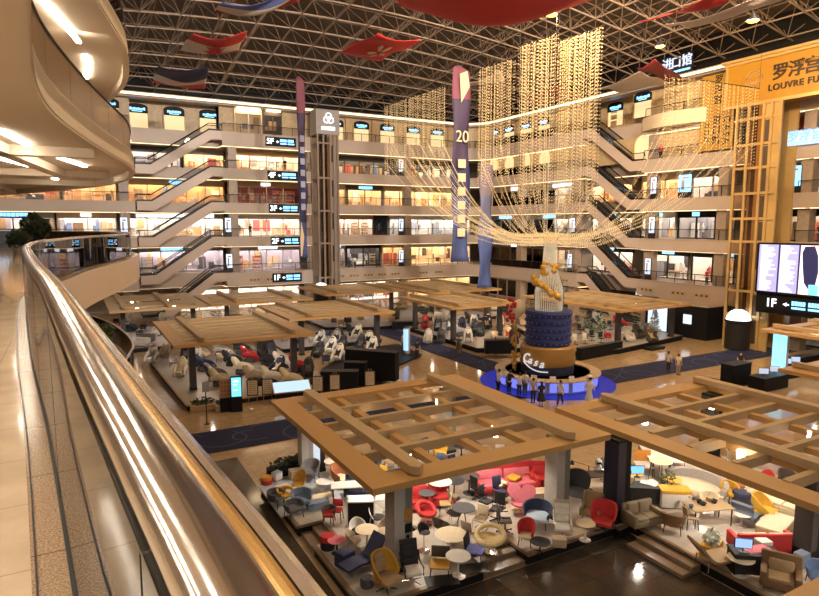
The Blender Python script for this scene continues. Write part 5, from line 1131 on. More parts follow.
t = thing('arm_lamp', 'slanting black arm lamp behind the globe shaped chair', 'lamp', at(588, 490, .462)); b = MB(); b.lathe([(.2, 0), (.2, .03), (.02, .05), (.02, 1.1)], n=14); b.build('base', m_dark, t); b = MB(); b.cone((-.7, .3, 1.35), (.6, -.3, .9), .02, .02, 6); b.build('arm', m_steel, t); b = MB(); b.lathe([(.12, -.14), (.05, 0), (.02, .03)], (-.7, .3, 1.36), n=12); b.build('lamp_shade', m_dark, t)
# ---- right chair display
fg('rect', 'long_table', 'table', 653, 467, 55, 'long white table at the back of the right chair display', c='white', w=2.6, d=.9, h=.76)
fg('dining', 'dining_chair', 'chair', 644, 474, -35, 'orange framed panel chair beside the black column', c='orange', c2='white', w=.8, h=1.0)
fg('desk', 'reception_desk', 'desk', 645, 502, -35, 'black reception desk with papers and blue monitor', c='black', w=1.7)
put('monitor', 'computer_monitor', 'monitor', at(637, 477, 1.24), -30, 'blue lit computer monitor on the black reception desk', col=(.2, .52, .9), w=.6)
b = MB(); [b.obox((x, y, z), (.3, .42, .012), (0, 0, a)) for x, y, z, a in ((0, 0, 0, .2), (.2, .12, .012, -.3), (-.15, .2, .024, .5))]; tag(b.build('paper_stack', fab('white'), None, at(652, 484, 1.23)), 'loose white papers on the black reception desk', 'paper')
fg('round', 'bistro_table', 'table', 660, 481, 0, 'round beige table on dark legs left of the potted plant', c='cream', r=.5, h=.95, base='legs')
fg('round', 'pedestal_table', 'table', 675, 473, 0, 'white round table at the back right of the right chair display', c='white', r=.62, h=.75)
plant(at(667, 489, .95), .8, .3, 'small green plant in a pot on the patterned cabinet', 70, m_leaf2, .1, 8)
fg('block', 'patterned_cabinet', 'cabinet', 674, 506, -35, 'white patterned cabinet with yellow top beside the curved sofa', c='white', c2='yellow', w=1.2, d=.65, h=.78)
fg('csofa', 'curved_sofa', 'sofa', 694, 494, -75, 'large grey and cream curved sofa on the right chair display')
fg('sofa', 'sofa', 'sofa', 642, 525, -10, 'taupe two seat sofa beside the bright red swivel armchair', c='olive', c2='olive', w=1.4, bh=.75)
fg('tub', 'tub_chair', 'chair', 673, 531, 120, 'brown tub chair above the side steps of the right chair display', c='brown', w=.45, h=.78); fg('dining', 'dining_chair', 'chair', 690, 528, 60, 'tan dining chair beside the crowded wooden table', c='tan')
fg('rect', 'dining_table', 'table', 707, 523, -20, 'wooden table crowded with small wares', c='tan', w=1.7, d=.9)
WR = ['white bowl', 'black cup', 'black bowl', 'blue jar', 'tan box', 'black pot', 'cream plate']
for i, (u, v) in enumerate(((690, 498), (699, 503), (703, 505), (691, 508), (710, 501), (714, 503), (721, 499))):
    c = WR[i].split()[0]; b = MB(); r_ = .09+.02*(i % 3); b.lathe([(r_*.6, 0), (r_, .1+.03*(i % 2)), (r_*.86, .1+.03*(i % 2)), (r_*.5, .02)], n=12) if 'box' not in WR[i] else b.box(-.12, .12, -.1, .1, 0, .16)
    tag(b.build(WR[i].split()[1], fab(dict(black='black', white='white', blue='blue', tan='tan', cream='cream')[c]), None, at(u, v, 1.215)), '%s on the crowded wooden table, %s from its left end' % (WR[i], ORD[(0, 2, 3, 1, 4, 5, 6)[i]]), WR[i].split()[1])
fg('lounge', 'armchair', 'armchair', 764, 520, 20, 'bright yellow armchair on the right chair display', c='yellow', w=.52, h=.98, base='legs', cush=False)
fg('tub', 'tub_chair', 'chair', 729, 501, -10, 'small yellow tub chair behind the round navy pouf', c='yellow', w=.4, h=.8); fg('pouf', 'pouf', 'pouf', 741, 504, 0, 'round navy pouf between the yellow chairs', c='navy', c2='dbrown', r=.35, h=.55); fg('tub', 'tub_chair', 'chair', 735, 493, -20, 'brown red tub chair behind the round navy pouf', c='rust', w=.36, h=.7)
fg('chaise', 'lounge_chair', 'chair', 746, 523, 100, 'slate blue lounge chair in front of the bright yellow armchair', c='slate', w=.8, L=1.05)
fg('round', 'side_table', 'table', 741, 526, 0, 'small white round table left of the slate blue lounge chair', c='white', r=.34, h=.5)
fg('sofa', 'daybed', 'sofa', 785, 512, -80, 'long cream daybed at the right under the canopy edge', c='cream', c2='cream', w=2.6, d=1.1, bh=.85)
fg('block', 'mattress_block', 'bed', 775, 532, 15, 'cream and tan upholstered block in front of the cream daybed', c='tan', c2='cream', w=1.7, d=.9, h=.45)
fg('desk', 'desk', 'desk', 753, 572, -35, 'black desk with bright monitor at the front of the right chair display', c='black', w=1.5)
put('monitor', 'computer_monitor', 'monitor', at(743, 552, 1.24), -40, 'bright blue computer monitor on the front black desk', col=(.3, .45, .95), w=.55)
b = MB(); b.box(-.45, .45, -.22, .22, 0, .012); tag(b.build('desk_mat', fab('pink'), None, at(757, 549, 1.228), R(-15)), 'red desk mat on the front black desk', 'mat')
put('planter', 'flower_planter', 'planter', at(711, 553, .462), 20, 'yellow planter with white flowers above the side steps', w=.9, d=.55, h=.4, seed=9, mat=M('white flowers', (.55, .56, .48), .7, var=.4, scale=12), box=fab('yellow'))
fg('round', 'side_table', 'table', 740, 575, 0, 'beige round table left of the front black desk', c='cream', r=.42, h=.6)
fg('chaise', 'rattan_lounger', 'lounger', 716, 566, 70, 'tan woven lounger at the front edge of the right chair display', c='tan', w=.8, L=1.7)
fg('sofa', 'armchair', 'armchair', 780, 588, -60, 'brown tufted armchair at the front edge below the black column', c='brown', c2='tan', w=1.15, n=1, arm=.2, bh=.95)
fg('sofa', 'sofa', 'sofa', 762, 551, 150, 'red backed cream sofa behind the front black desk', c='red', c2='cream', w=2.2)
b = MB(); b.rbox((0, 0, .25), (.5, .35, .5), .04); tag(b.build('water_jug', fab('slate'), None, at(801, 566, .462)), 'slate blue box beside the black column at the right edge', 'box')
fg('block', 'white_cabinet', 'cabinet', 762, 560, -20, 'white small cabinet right of the front black desk', c='white', w=.45, d=.4, h=.75)
fg('tub', 'tub_chair', 'chair', 722, 480, -40, 'grey tub chair behind the crowded wooden table', c='grey', w=.5, h=.85)
fg('block', 'ottoman', 'ottoman', 712, 490, -20, 'grey ottoman right of the curved sofa', c='lgrey', w=.8, d=.6, h=.42)

# ---- massage chairs and other seats under the far canopies
ORDN = {}
def seat(u, v, kind, c, c2, rz, area, z=.41, **kw):
    cn = {'white': 'white', 'beige': 'beige', 'black': 'black', 'cream': 'cream', 'red': 'red', 'dbrown': 'dark brown', 'tan': 'tan', 'dgrey': 'dark grey', 'navy': 'navy', 'grey': 'grey', 'lgrey': 'light grey', 'slate': 'slate'}[c]
    nm, cat = {'massage': ('massage_chair', 'massage chair'), 'recliner': ('recliner', 'recliner'), 'office': ('office_chair', 'chair'), 'sofa': ('sofa', 'sofa'), 'tub': ('tub_chair', 'chair'), 'dining': ('dining_chair', 'chair'), 'rect': ('table', 'table'), 'round': ('round_table', 'table')}[kind]
    SEATS.append((u, v, kind, c, c2, rz, area, z, kw, cn, nm, cat))
SEATS = []
A3 = 'under the massage chair canopy'; A4 = 'under the canopy behind the dark counters'; A5 = 'under the far left canopies'; A6 = 'under the canopy left of the blue drum'; A7 = 'under the canopy right of the blue drum'; A8 = 'on the far platform behind the carpet aisle'
for u, v, c, c2, rz in ((177, 396, 'black', 'dgrey', 60), (221, 386, 'cream', 'beige', 60), (255, 383, 'beige', 'dbrown', 70), (273, 384, 'white', 'cream', 60), (292, 386, 'cream', 'beige', 60), (161, 375, 'white', 'black', -20), (181, 376, 'cream', 'beige', -20), (243, 374, 'cream', 'white', 60), (251, 362, 'red', 'white', 60), (233, 366, 'black', 'grey', 60), (205, 371, 'navy', 'black', 60), (268, 366, 'black', 'dgrey', 60), (284, 368, 'white', 'cream', 60), (222, 356, 'white', 'cream', 60), (152, 362, 'white', 'lgrey', -20), (165, 358, 'lgrey', 'beige', -20), (200, 358, 'cream', 'white', 60), (300, 372, 'red', 'black', 60), (242, 354, 'dgrey', 'black', 60), (262, 355, 'white', 'red', 60), (186, 361, 'black', 'dgrey', -10), (213, 372, 'white', 'lgrey', 60)): seat(u, v, 'massage', c, c2, rz, A3)
for u, v, c in ((318, 357, 'black'), (331, 352, 'white'), (342, 350, 'black'), (352, 356, 'dgrey'), (338, 360, 'white'), (326, 364, 'navy'), (360, 350, 'black'), (368, 345, 'white'), (349, 344, 'slate'), (357, 338, 'white'), (338, 341, 'black'), (372, 352, 'white'), (320, 345, 'white'), (305, 350, 'black'), (312, 342, 'lgrey'), (328, 338, 'navy')): seat(u, v, 'massage' if c in ('white', 'black') else 'tub', c, 'black' if c == 'white' else 'dgrey', -40, A4) if c in ('white', 'black') else seat(u, v, 'tub', c, c, -30, A4)
for u, v, c, c2 in ((428, 343, 'white', 'cream'), (455, 345, 'cream', 'beige'), (468, 342, 'white', 'dgrey'), (441, 343, 'dgrey', 'black'), (480, 336, 'black', 'dgrey'), (508, 340, 'cream', 'red'), (496, 337, 'black', 'dgrey'), (415, 333, 'cream', 'tan'), (450, 330, 'slate', 'white'), (425, 328, 'red', 'black'), (462, 330, 'navy', 'black'), (474, 326, 'white', 'black'), (488, 326, 'black', 'white'), (438, 331, 'black', 'grey'), (500, 325, 'white', 'lgrey'), (413, 324, 'black', 'dgrey')): seat(u, v, 'massage', c, c2, -35, A6, .462)
for u, v, c, c2, kind in ((575, 345, 'white', 'black', 'office'), (585, 344, 'white', 'black', 'office'), (592, 341, 'black', 'dgrey', 'office'), (601, 343, 'black', 'dgrey', 'office'), (628, 341, 'white', 'cream', 'massage'), (651, 342, 'dbrown', 'tan', 'massage'), (666, 339, 'white', 'cream', 'massage'), (638, 338, 'dbrown', 'black', 'massage'), (580, 334, 'black', 'grey', 'office'), (596, 332, 'white', 'lgrey', 'tub'), (572, 330, 'tan', 'beige', 'sofa'), (610, 330, 'black', 'black', 'office'), (645, 331, 'grey', 'grey', 'sofa'), (588, 327, 'dgrey', 'dgrey', 'office')): seat(u, v, kind, c, c2, -25, A7, .512)
for i in range(16): seat(100+rnd.uniform(8, 180), rnd.uniform(322, 336), rnd.choice(['massage', 'tub', 'sofa', 'tub']), rnd.choice(['white', 'cream', 'black', 'navy', 'lgrey', 'tan']), 'cream', rnd.uniform(-60, 20), A5)
for i in range(14): seat(rnd.uniform(385, 520), rnd.uniform(308, 320), rnd.choice(['tub', 'sofa', 'tub']), rnd.choice(['white', 'tan', 'black', 'dbrown', 'red']), 'cream', rnd.uniform(-60, 20), A8, .36)

rf = random.Random(31)
for (x0, x1, y0, y1), area, n, kinds in (((6.6, 15.6, 42.5, 55), A3, 34, ('massage', 'massage', 'tub')), ((17.4, 26.5, 50.5, 60), A4, 22, ('massage', 'tub', 'tub')), ((33.6, 43, 45, 60.5), A6, 34, ('massage', 'massage', 'tub', 'office')), ((45, 55, 41.5, 55), A7, 20, ('massage', 'tub', 'sofa', 'office')), ((3.4, 22.5, 62.8, 74), A5, 26, ('massage', 'tub', 'sofa')), ((26, 47, 62, 76), A8, 26, ('tub', 'sofa', 'massage'))):
    for i in range(n):
        x, y = rf.uniform(x0, x1), rf.uniform(y0, y1); c = rf.choice(['white', 'cream', 'black', 'black', 'dgrey', 'lgrey', 'tan', 'navy', 'beige', 'dbrown', 'red']); k_ = rf.choice(kinds)
        SEATS.append((Vector((x, y, 0)), None, k_, c, rf.choice(['beige', 'cream', 'dgrey', 'black']), rf.choice([-35, -30, 60, -20])+rf.uniform(-15, 15), area, .41, {}, {'dbrown': 'dark brown', 'dgrey': 'dark grey', 'lgrey': 'light grey'}.get(c, c), {'massage': 'massage_chair', 'tub': 'tub_chair', 'sofa': 'sofa', 'office': 'office_chair'}[k_], {'massage': 'massage chair', 'tub': 'chair', 'sofa': 'sofa', 'office': 'chair'}[k_]))

AF1, AF2 = 'at the rear of the left chair display', 'at the back of the right chair display'
FGPOS = [o.location.copy() for o in C.objects if o.parent is None and 'category' in o and .44 < o.location.z < .6 and o.location.y < 28]
NM = {'shell': ('shell_chair', 'shell chair'), 'dining': ('dining_chair', 'dining chair'), 'office': ('office_chair', 'office chair'), 'tub': ('tub_chair', 'tub chair'), 'round': ('round_table', 'round table'), 'rect': ('long_table', 'long table')}
for (x0, x1, y0, y1), area, n in (((8.6, 17.6, 19.8, 26.2), AF1, 120), ((20.2, 27.6, 6.2, 18.8), AF2, 130)):
    for i in range(n):
        x, y = rf.uniform(x0, x1), rf.uniform(y0, y1); k_ = rf.choice(['shell', 'dining', 'office', 'tub', 'round', 'tub', 'dining']); c = rf.choice(['black', 'black', 'dgrey', 'white', 'white', 'dbrown', 'tan', 'navy', 'red', 'yellow', 'lgrey', 'blue', 'cream'])
        if any((Vector((x, y, .46))-q).length < .95 for q in FGPOS): continue
        SEATS.append((Vector((x, y, 0)), None, k_, c, None, rf.uniform(-70, 30), area, .45, {}, {'dbrown': 'dark brown', 'dgrey': 'dark grey', 'lgrey': 'light grey'}.get(c, c), *NM[k_]))
def inside(p, poly):
    c = False; n = len(poly)
    for i in range(n):
        (x0, y0), (x1, y1) = poly[i], poly[i-1]
        if (y0 > p.y) != (y1 > p.y) and p.x < (x1-x0)*(p.y-y0)/(y1-y0)+x0: c = not c
    return c
used = []
CNT = {}
for (u, v, kind, c, c2, rz, area, z, kw, cn, nm, cat) in SEATS:
    free = v is None
    p = u.copy() if free else at(u, v, z)
    for poly, h_ in PLATS:
        if inside(p, poly):
            if free: p.z = h_+.004
            else: p = at(u, v, h_+.004)
            break
    else:
        if free: continue
        p = at(u, v, .004)
        if any(inside(p, poly) for poly, h_ in PLATS): continue
    K_ = .75 if p.y < 28 else .95
    if any(inside(p, [(c_[0]-K_, c_[1]-K_), (c_[0]+K_, c_[1]-K_), (c_[0]+K_, c_[1]+K_), (c_[0]-K_, c_[1]+K_)]) for c_ in COLS): continue
    if any((p-q).length < (.8 if p.y < 28 else (1.3 if free else 1.12)) for q in used): continue
    used.append(p); u, v = 409.5+FPX*((p.x*math.cos(YAW)-p.y*math.sin(YAW))/(p.x*math.sin(YAW)+p.y*math.cos(YAW))), 0; CNT.setdefault((cn, cat, area), []).append((u, v, kind, c, c2, rz, z, kw, nm, p))
for (cn, cat, area), L in CNT.items():
    L.sort(key=lambda q: q[0])
    for i, (u, v, kind, c, c2, rz, z, kw, nm, p) in enumerate(L):
        lab = '%s %s %s' % (cn, cat, area) if len(L) == 1 else '%s %s %s from the left %s' % (ORD[i], cn, cat, area)
        if kind == 'massage': kw = dict(c=c, c2=c2, c3='dgrey' if c != 'black' else 'black')
        elif kind in ('office', 'tub', 'dining', 'recliner', 'shell', 'round'): kw = dict(c=c)
        elif kind == 'sofa': kw = dict(c=c, w=1.6)
        put(kind, nm, cat, p, rz, lab, 'seats '+area, **kw)
# counters, posters, kiosks in front of the massage chairs
def counter(x, y, w, d, h, rz, label, mat=m_black, z=0.0):
    t = thing('counter', label, 'counter', (x, y, z), R(rz)); b = MB(); b.box(-w/2, w/2, -d/2, d/2, 0, h-.05); b.build('body', mat, t); b = MB(); b.box(-w/2-.04, w/2+.04, -d/2-.04, d/2+.04, h-.05, h); b.build('worktop', m_dark, t)
def cpx(u, v, z): p = at(u, v, z); return p.x, p.y
counter(*cpx(340, 391, .23), 2.6, .8, 1.5, -30, 'black counter nearest the framed poster stands', z=.24); counter(*cpx(372, 378, .23), 4.2, .8, 2.2, -50, 'long black partition on the curved dark platform', z=.24); counter(*cpx(356, 384, .23), 1.6, .7, 1.7, -40, 'black cabinet between the black counter and the long partition', z=.24)
counter(*cpx(500, 353, .46), 2.8, .8, 1.25, -24, 'black partition on the platform left of the blue drum', z=.465); counter(*cpx(600, 351, .5), 6.0, .5, 1.1, 6, 'long black partition at the front of the platform right of the blue drum', z=.03)
counter(*cpx(735, 385, .02), 2.2, 1.0, 1.7, 0, 'tall black box behind the right chair display', z=.03); counter(*cpx(768, 388, .02), 3.0, 1.2, 1.0, 0, 'low black counter with laptops at the right', z=.03); counter(*cpx(790, 377, .02), 2.6, .8, 1.0, 0, 'black counter below the canopy with glowing blue column', z=.03); counter(*cpx(803, 366, .02), 4.2, .8, .9, 0, 'dark counter at the right edge beyond the glowing blue column', z=.03)
counter(*cpx(700, 388, .02), 3.4, .6, .5, 0, 'long low dark bench behind the right chair display', z=.03)
counter(*cpx(405, 329, .02), 3.0, .8, .9, -20, 'dark display counter left of the carpet aisle', z=.03); counter(*cpx(390, 321, .02), 2.4, .8, 1.1, -20, 'second dark display counter behind the carpet aisle', s_wood, .03)
for (u, v), dx, z_, lab, col in (((768, 388), -.7, 1.03, 'left laptop on the low black counter', (.5, .55, .7)), ((768, 388), .7, 1.03, 'right laptop on the low black counter', (.5, .55, .7)), ((790, 377), -.6, 1.03, 'left screen on the black counter below the canopy', (.45, .6, .85)), ((790, 377), .6, 1.03, 'right screen on the black counter below the canopy', (.45, .6, .85))):
    p = at(u, v, .02); put('monitor', 'small_screen', 'screen', Vector((p.x+dx, p.y, z_)), -40, lab, col=col, w=.7, s=.9)
for i, (u, v) in enumerate(((253, 402), (268, 401), (318, 396), (335, 394), (352, 392), (370, 390))):
    put('poster', 'poster_stand', 'poster stand', at(u, v, .03) if i < 2 else at(u, v+2, .03), -20, 'brown framed poster on a wooden easel, %s of six in front of the massage chairs' % (['leftmost']+ORD[1:5]+['rightmost'])[i], 'poster stands')
for i, (u, v) in enumerate(((203, 409), (228, 409))): put('planter', 'planter', 'planter', at(u, v, .03), -8, 'pale planter box of dark plants, %s one before the massage chair platform' % ('left', 'right')[i], w=1.6, d=.9, h=.35, seed=11+i)
for i, u in enumerate((262, 280, 298, 316)): put('planter', 'hedge_planter', 'planter', at(u, 390-i*.6, .03), -5, 'dark hedge trough along the massage chair platform, %s of four' % (['leftmost', 'second', 'third', 'rightmost'][i]), w=1.35, d=.5, h=.5, seed=21+i, box=m_black)
t = thing('info_kiosk', 'black kiosk with bright blue screen before the massage chairs', 'kiosk', at(237, 411, 0.01), R(-12)); b = MB(); b.box(-.36, .36, -.2, .2, 0, .95); b.build('cabinet', m_black, t); b = MB(); b.box(-.36, .36, -.12, .12, .95, 2.3); b.build('head', m_black, t); b = MB(); b.box(-.3, .3, -.135, -.12, 1.0, 2.25); ks = b.build('screen', E('kiosk blue', (.16, .62, .86), 1.4), t); b = MB(); b.box(-.2, .14, -.145, -.135, 1.95, 2.06); b.box(-.2, .05, -.145, -.135, 1.75, 1.82); b.box(-.2, .1, -.145, -.135, 1.4, 1.46); b.build('screen_print', E('kiosk pale', (.8, .95, 1), 1.6), ks)
t = thing('display_board', 'tan display board with rows of photos left of the blue screen kiosk', 'board', at(226, 411, .01), R(-8)); b = MB(); b.box(-.36, .36, -.05, .05, .9, 2.1); pn = b.build('panel', fab('tan'), t); b = MB(); b.box(-.36, .36, -.2, .2, 0, .9); b.build('base', m_black, t)
for i in range(4):
    for j in range(3): b = MB(); b.box(-.28+j*.2, -.14+j*.2, -.06, -.05, 1.0+i*.27, 1.18+i*.27); b.build('photo', fab('rust'), pn)
t = thing('tilted_screen', 'tilted pale blue lit panel between the framed posters', 'panel', at(292, 401, .02), R(-8)); b = MB(); b.obox((0, 0, 1.0), (2.6, 1.1, .08), (.5, 0, 0)); b.build('panel', m_canb, t); b = MB(); b.obox((0, -.025, 1.045), (2.45, 1.0, .02), (.5, 0, 0)); b.build('screen', E('pale blue panel light', (.52, .74, .9), .9), t); b = MB(); b.box(-1.1, 1.1, -.1, .3, 0, .85); b.build('base', m_black, t)
t = thing('sign_post', 'thin dark sign post in front of the planter boxes', 'post', at(207, 424, .01)); b = MB(); b.lathe([(.16, 0), (.16, .03), (.03, .05), (.03, 2.3)], n=12); b.build('pole', m_dark, t); b = MB(); b.box(-.2, .2, -.03, .03, 2.0, 2.6); b.build('plate', s_grey, t)
# decorated trees on the far platforms
def deco_tree(u, v, z, h, label, col):
    t = thing('decorated_tree', label, 'tree', at(u, v, z)); b = MB(); b.cone((0, 0, 0), (0, 0, h*.9), .05, .02, 6); b.build('trunk', m_brown, t)
    b = MB(); r = random.Random(int(u))
    for k in range(300):
        q = r.random()**.7; z_ = .25+(h-.3)*(1-q); rad = .1+.75*q*h/3*r.random()**.4; a = r.uniform(0, 6.28); p = Vector((rad*math.cos(a), rad*math.sin(a), z_)); s_ = .12; b.add([p+Vector((s_, 0, 0)), p+Vector((0, s_, .04)), p-Vector((s_, 0, .08)), p-Vector((0, s_, 0))], [(0, 1, 2, 3)], k % 2)
    o = b.build('foliage', col, t); o['kind'] = 'stuff'
m_frost = M('frosted leaf', (.55, .55, .46), .6, var=.3, scale=9)
deco_tree(654, 336, .51, 2.9, 'white frosted tree between the massage chairs right of the blue drum', [m_frost, m_frost]); deco_tree(600, 335, .51, 2.9, 'green and white tree at the left of the platform right of the blue drum', [m_leaf2, m_frost]); deco_tree(588, 332, .51, 2.4, 'small frosted tree beside the green and white tree', [m_frost, m_leaf2])

# ================================================================== ROUND DESK, DRUM, CRYSTAL FOUNTAIN
FX, FY = 31.5, 35.0
m_bluefl = E('blue glow floor', (.006, .02, .42), .5)
t = thing('glowing_floor_ring', 'glowing blue floor ring around the round desk', 'floor light', (FX, FY, .026)); b = MB(); b.lathe([(3.9, 0), (5.1, 0), (5.1, .015), (3.9, .015), (3.9, 0)], n=48); b.build('ring', m_bluefl, t)
t = thing('round_desk', 'round pale reception desk with blue lit front around the drum', 'desk', (FX, FY, .042))
b = MB(); b.lathe([(3.3, 0), (3.75, 0), (3.75, .86), (3.3, .86), (3.3, 0)], n=48); b.build('body', M('desk front', (.30, .30, .42), .3), t)
b = MB(); b.lathe([(3.2, .86), (3.98, .86), (4.0, .90), (3.98, .96), (3.2, .96), (3.2, .86)], n=48); b.build('worktop', M('desk top', (.62, .46, .28), .25, var=.1), t)
for k in range(14):
    a0 = 2*math.pi*k/14; b = MB(); P = [(3.76*math.cos(a0+.36*i/4), 3.76*math.sin(a0+.36*i/4)) for i in range(5)]; b.strip(P, .03, .12, .78); b.build('lit_panel', E('desk blue', (.22, .26, 1), .8), t)
for i, (da, nm) in enumerate(((-.25, 'left'), (.12, 'middle'), (.5, 'right'))):
    a = math.atan2(-FY, -FX)+da; b = MB(); b.obox((0, 0, .16), (.42, .03, .3), (-.25, 0, 0)); b.box(-.15, .15, -.05, .1, 0, .02); tag(b.build('desk_card', m_white, None, (FX+3.6*math.cos(a), FY+3.6*math.sin(a), 1.005), a+math.pi/2), 'white card stand on the round desk, %s of three' % nm, 'card stand')
t = thing('round_drum', 'tall stepped drum of navy base, gold band and draped blue cloth inside the round desk', 'drum', (FX, FY, .042))
b = MB(); b.lathe([(2.0, 0), (2.0, 1.5)], n=40); b.build('lower_drum', M('navy drum', (.03, .032, .075), .5, var=.15), t)
b = MB(); b.lathe([(2.02, 1.5), (2.06, 1.55), (2.06, 2.85), (1.95, 2.95)], n=40); b.build('gold_band', M('drum gold', (.50, .29, .08), .42, metal=.2, var=.12), t)
b = MB(); n = 48; rows = 30; vs = []
for k in range(rows+1):
    for i in range(n):
        a = 2*math.pi*i/n; z = 2.9+2.65*k/rows; r_ = 1.72+.06*math.sin(z*2*math.pi/.52+.5*math.sin(a*6)) + (.05 if k > rows-3 else 0); vs.append((r_*math.cos(a), r_*math.sin(a), z))
b.add(vs, [(k*n+i, k*n+(i+1) % n, (k+1)*n+(i+1) % n, (k+1)*n+i) for k in range(rows) for i in range(n)]+[tuple(rows*n+i for i in range(n))], 0, True); b.build('draped_cloth', M('blue cloth', (.016, .036, .19), .5, var=.2, scale=3), t)
b = MB()
for k in range(5):
    for i in range(26): a = 2*math.pi*(i+.5*(k % 2))/26; b.ell((1.79*math.cos(a), 1.79*math.sin(a), 3.16+.52*k), (.03, .03, .03), 6)
o = b.build('pearls', m_white, t)
ca = math.atan2(-FY, -FX)
def onto(r, da, z): a = ca+da; return (FX+r*math.cos(a), FY+r*math.sin(a), z), (math.pi/2, 0, a+math.pi/2)
e_let = E('white script', (.9, .88, .95), .55)
for i, ch in enumerate('Casa'):
    p, ro = onto(2.12, -.86+.22*i, 2.05-.1*i); o = text_mesh('script_lettering', ch, 1.0 if i == 0 else .8, e_let, t, (p[0]-FX, p[1]-FY, p[2]), ro, .03, .35, bold=.012)
b = MB(); P = [onto(2.13, -.95+.09*i, 1.75-.05*i-.2*math.sin(i/11*math.pi))[0] for i in range(12)]; b.tube([(p[0]-FX, p[1]-FY, p[2]) for p in P], .045, 6); b.build('swoosh', e_let, t)
# crystal column, golden figures
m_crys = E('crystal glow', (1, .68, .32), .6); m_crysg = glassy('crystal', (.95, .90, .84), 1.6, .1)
t = thing('crystal_column', 'tall clear crystal column with golden cloud figures rising from the blue drum', 'column', (FX, FY, 5.6))
b = MB(); b.lathe([(1.05, 0), (1.1, .6), (1.12, 1.4), (.95, 2.2), (.62, 3.0), (.5, 3.8), (.48, 5.0), (.6, 5.5)], n=28); b.build('crystal_sleeve', m_crysg, t)
b = MB()
for k in range(40): a = 2*math.pi*k/40; b.tube([(1.0*math.cos(a), 1.0*math.sin(a), 0), (1.03*math.cos(a), 1.03*math.sin(a), 1.4), (.55*math.cos(a), .55*math.sin(a), 3.1), (.44*math.cos(a), .44*math.sin(a), 5.2)], .018, 4)
o = b.build('crystal_rods', E('crystal rod', (1, .82, .58), .42), t); o['kind'] = 'stuff'
m_au = M('gilded', (.72, .42, .07), .35, metal=.5, var=.3, scale=5)
b = MB(); r = random.Random(4)
for k in range(34): q = k/34; a = ca-1.5+q*2.3; z = 2.5-1.5*q+r.uniform(-.15, .15); rr = 1.1+.12*math.sin(q*9); b.ell((rr*math.cos(a), rr*math.sin(a), z), [r.uniform(.12, .28)]*3, 7)
for k in range(14): a = ca+r.uniform(-1, 1); b.ell((.6*math.cos(a), .6*math.sin(a), r.uniform(2.6, 3.6)), [r.uniform(.1, .24)]*3, 7)
b.build('gilded_cloud', m_au, t)
# figure sculpture left of the column: cream draped barrel with red flowers
t = thing('hanging_ornament', 'cream rounded ornament with red flowers left of the crystal column', 'ornament', (FX-2.3, FY+1.0, 4.4)); b = MB(); b.ell((0, 0, 1.25), (.62, .55, .85), 16, 0, (.2, .5, 0)); b.build('body', fab('cream'), t); b = MB(); r = random.Random(8)
for k in range(26): b.ell((-.6+r.uniform(-.35, .25), r.uniform(-.4, .1), 1.2+r.uniform(-.9, 1.0)), (.14, .14, .14), 6)
b.build('flowers', fab('red'), t); b = MB(); b.cone((.1, .1, -4.3), (0, 0, .6), .08, .06, 8); b.build('stem', m_canb, t)
b = MB(); r = random.Random(18)
for k in range(30): b.ell((-.1+r.uniform(-.2, .2), r.uniform(-.2, .2), r.uniform(-3.2, .4)), (.12, .12, .12), 6)
b.build('garland', m_au, t)

# strands of beads: curtains in the plane above the carpet aisle, gathered in swags to the column head
CT = Vector((FX, FY, 11.15)); r = random.Random(12)
root = thing('crystal_chandelier', 'huge chandelier of lit bead curtains and swags gathered at the crystal column', 'chandelier', (FX, FY, 11.0))
def beads(b, path_, step, size):
    acc = r.uniform(0, step)
    for i in range(1, len(path_)):
        p, q = path_[i-1], path_[i]; L = (q-p).length; s_ = step-acc
        while s_ < L:
            c = p+(q-p)*(s_/L); k = size*r.uniform(.7, 1.3); o = len(b.v)
            b.v += [(c.x+k, c.y, c.z), (c.x-k*.5, c.y+k*.87, c.z), (c.x-k*.5, c.y-k*.87, c.z), (c.x, c.y, c.z+k*1.5), (c.x, c.y, c.z-k*1.5)]
            for f in ((0, 1, 3), (1, 2, 3), (2, 0, 3), (1, 0, 4), (2, 1, 4), (0, 2, 4)): b.f.append([o+j for j in f]); b.m.append(0); b.sm.append(False)
            s_ += step
        acc = (acc+L) % step
LO = Vector((FX, FY, 11.0))
def curtain(p0, p1, zt, zd, n, swag, name='bead_curtain', dens=.42, sag=3.0, free=0.0):
    fr = MB(); a, c = Vector((*p0, zt)), Vector((*p1, zt)); fr.cone(a-LO, c-LO, .035, .035, 6)
    for e in (a, c): fr.cone(e-LO, Vector((e.x, e.y, zr(e.x, e.y)))-LO, .012, .012, 4)
    fr.build('hanging_rail', m_dark, root)
    b = MB()
    for i in range(n):
        f = (i+.5)/n+r.uniform(-.3, .3)/n; t0 = a.lerp(c, f)+Vector((r.uniform(-.15, .15), r.uniform(-.15, .15), 0)); z1 = zd+r.uniform(-1.4, 1.0)
        beads(b, [t0-LO, Vector((t0.x, t0.y, z1))-LO], dens*.58, .031)
        if r.random() < free: continue
        if i % swag == 0:
            s0 = Vector((t0.x, t0.y, z1+1.5)); end = CT+Vector((r.uniform(-.5, .5), r.uniform(-.5, .5), r.uniform(-.5, .3))); pts = []
            for k in range(15):
                q = k/14; p = s0.lerp(end, q); hz = s0.z+(end.z-s0.z)*(1-(1-q)**2.3); p.z = hz-sag*.25*math.sin(math.pi*q)*q; pts.append(p-LO)
            beads(b, pts, dens*.42, .042)
    o = b.build(name, m_crys, root); o['kind'] = 'stuff'
curtain((31.2, 62.0), (31.7, 50.2), 25, 18.6, 150, 7, sag=2.5)
curtain((31.0, 43.8), (31.2, 39.5), 25, 16.5, 76, 9, sag=1.2)
curtain((29.6, 36.7), (30.0, 33.3), 25, 14.0, 92, 12, sag=.8)
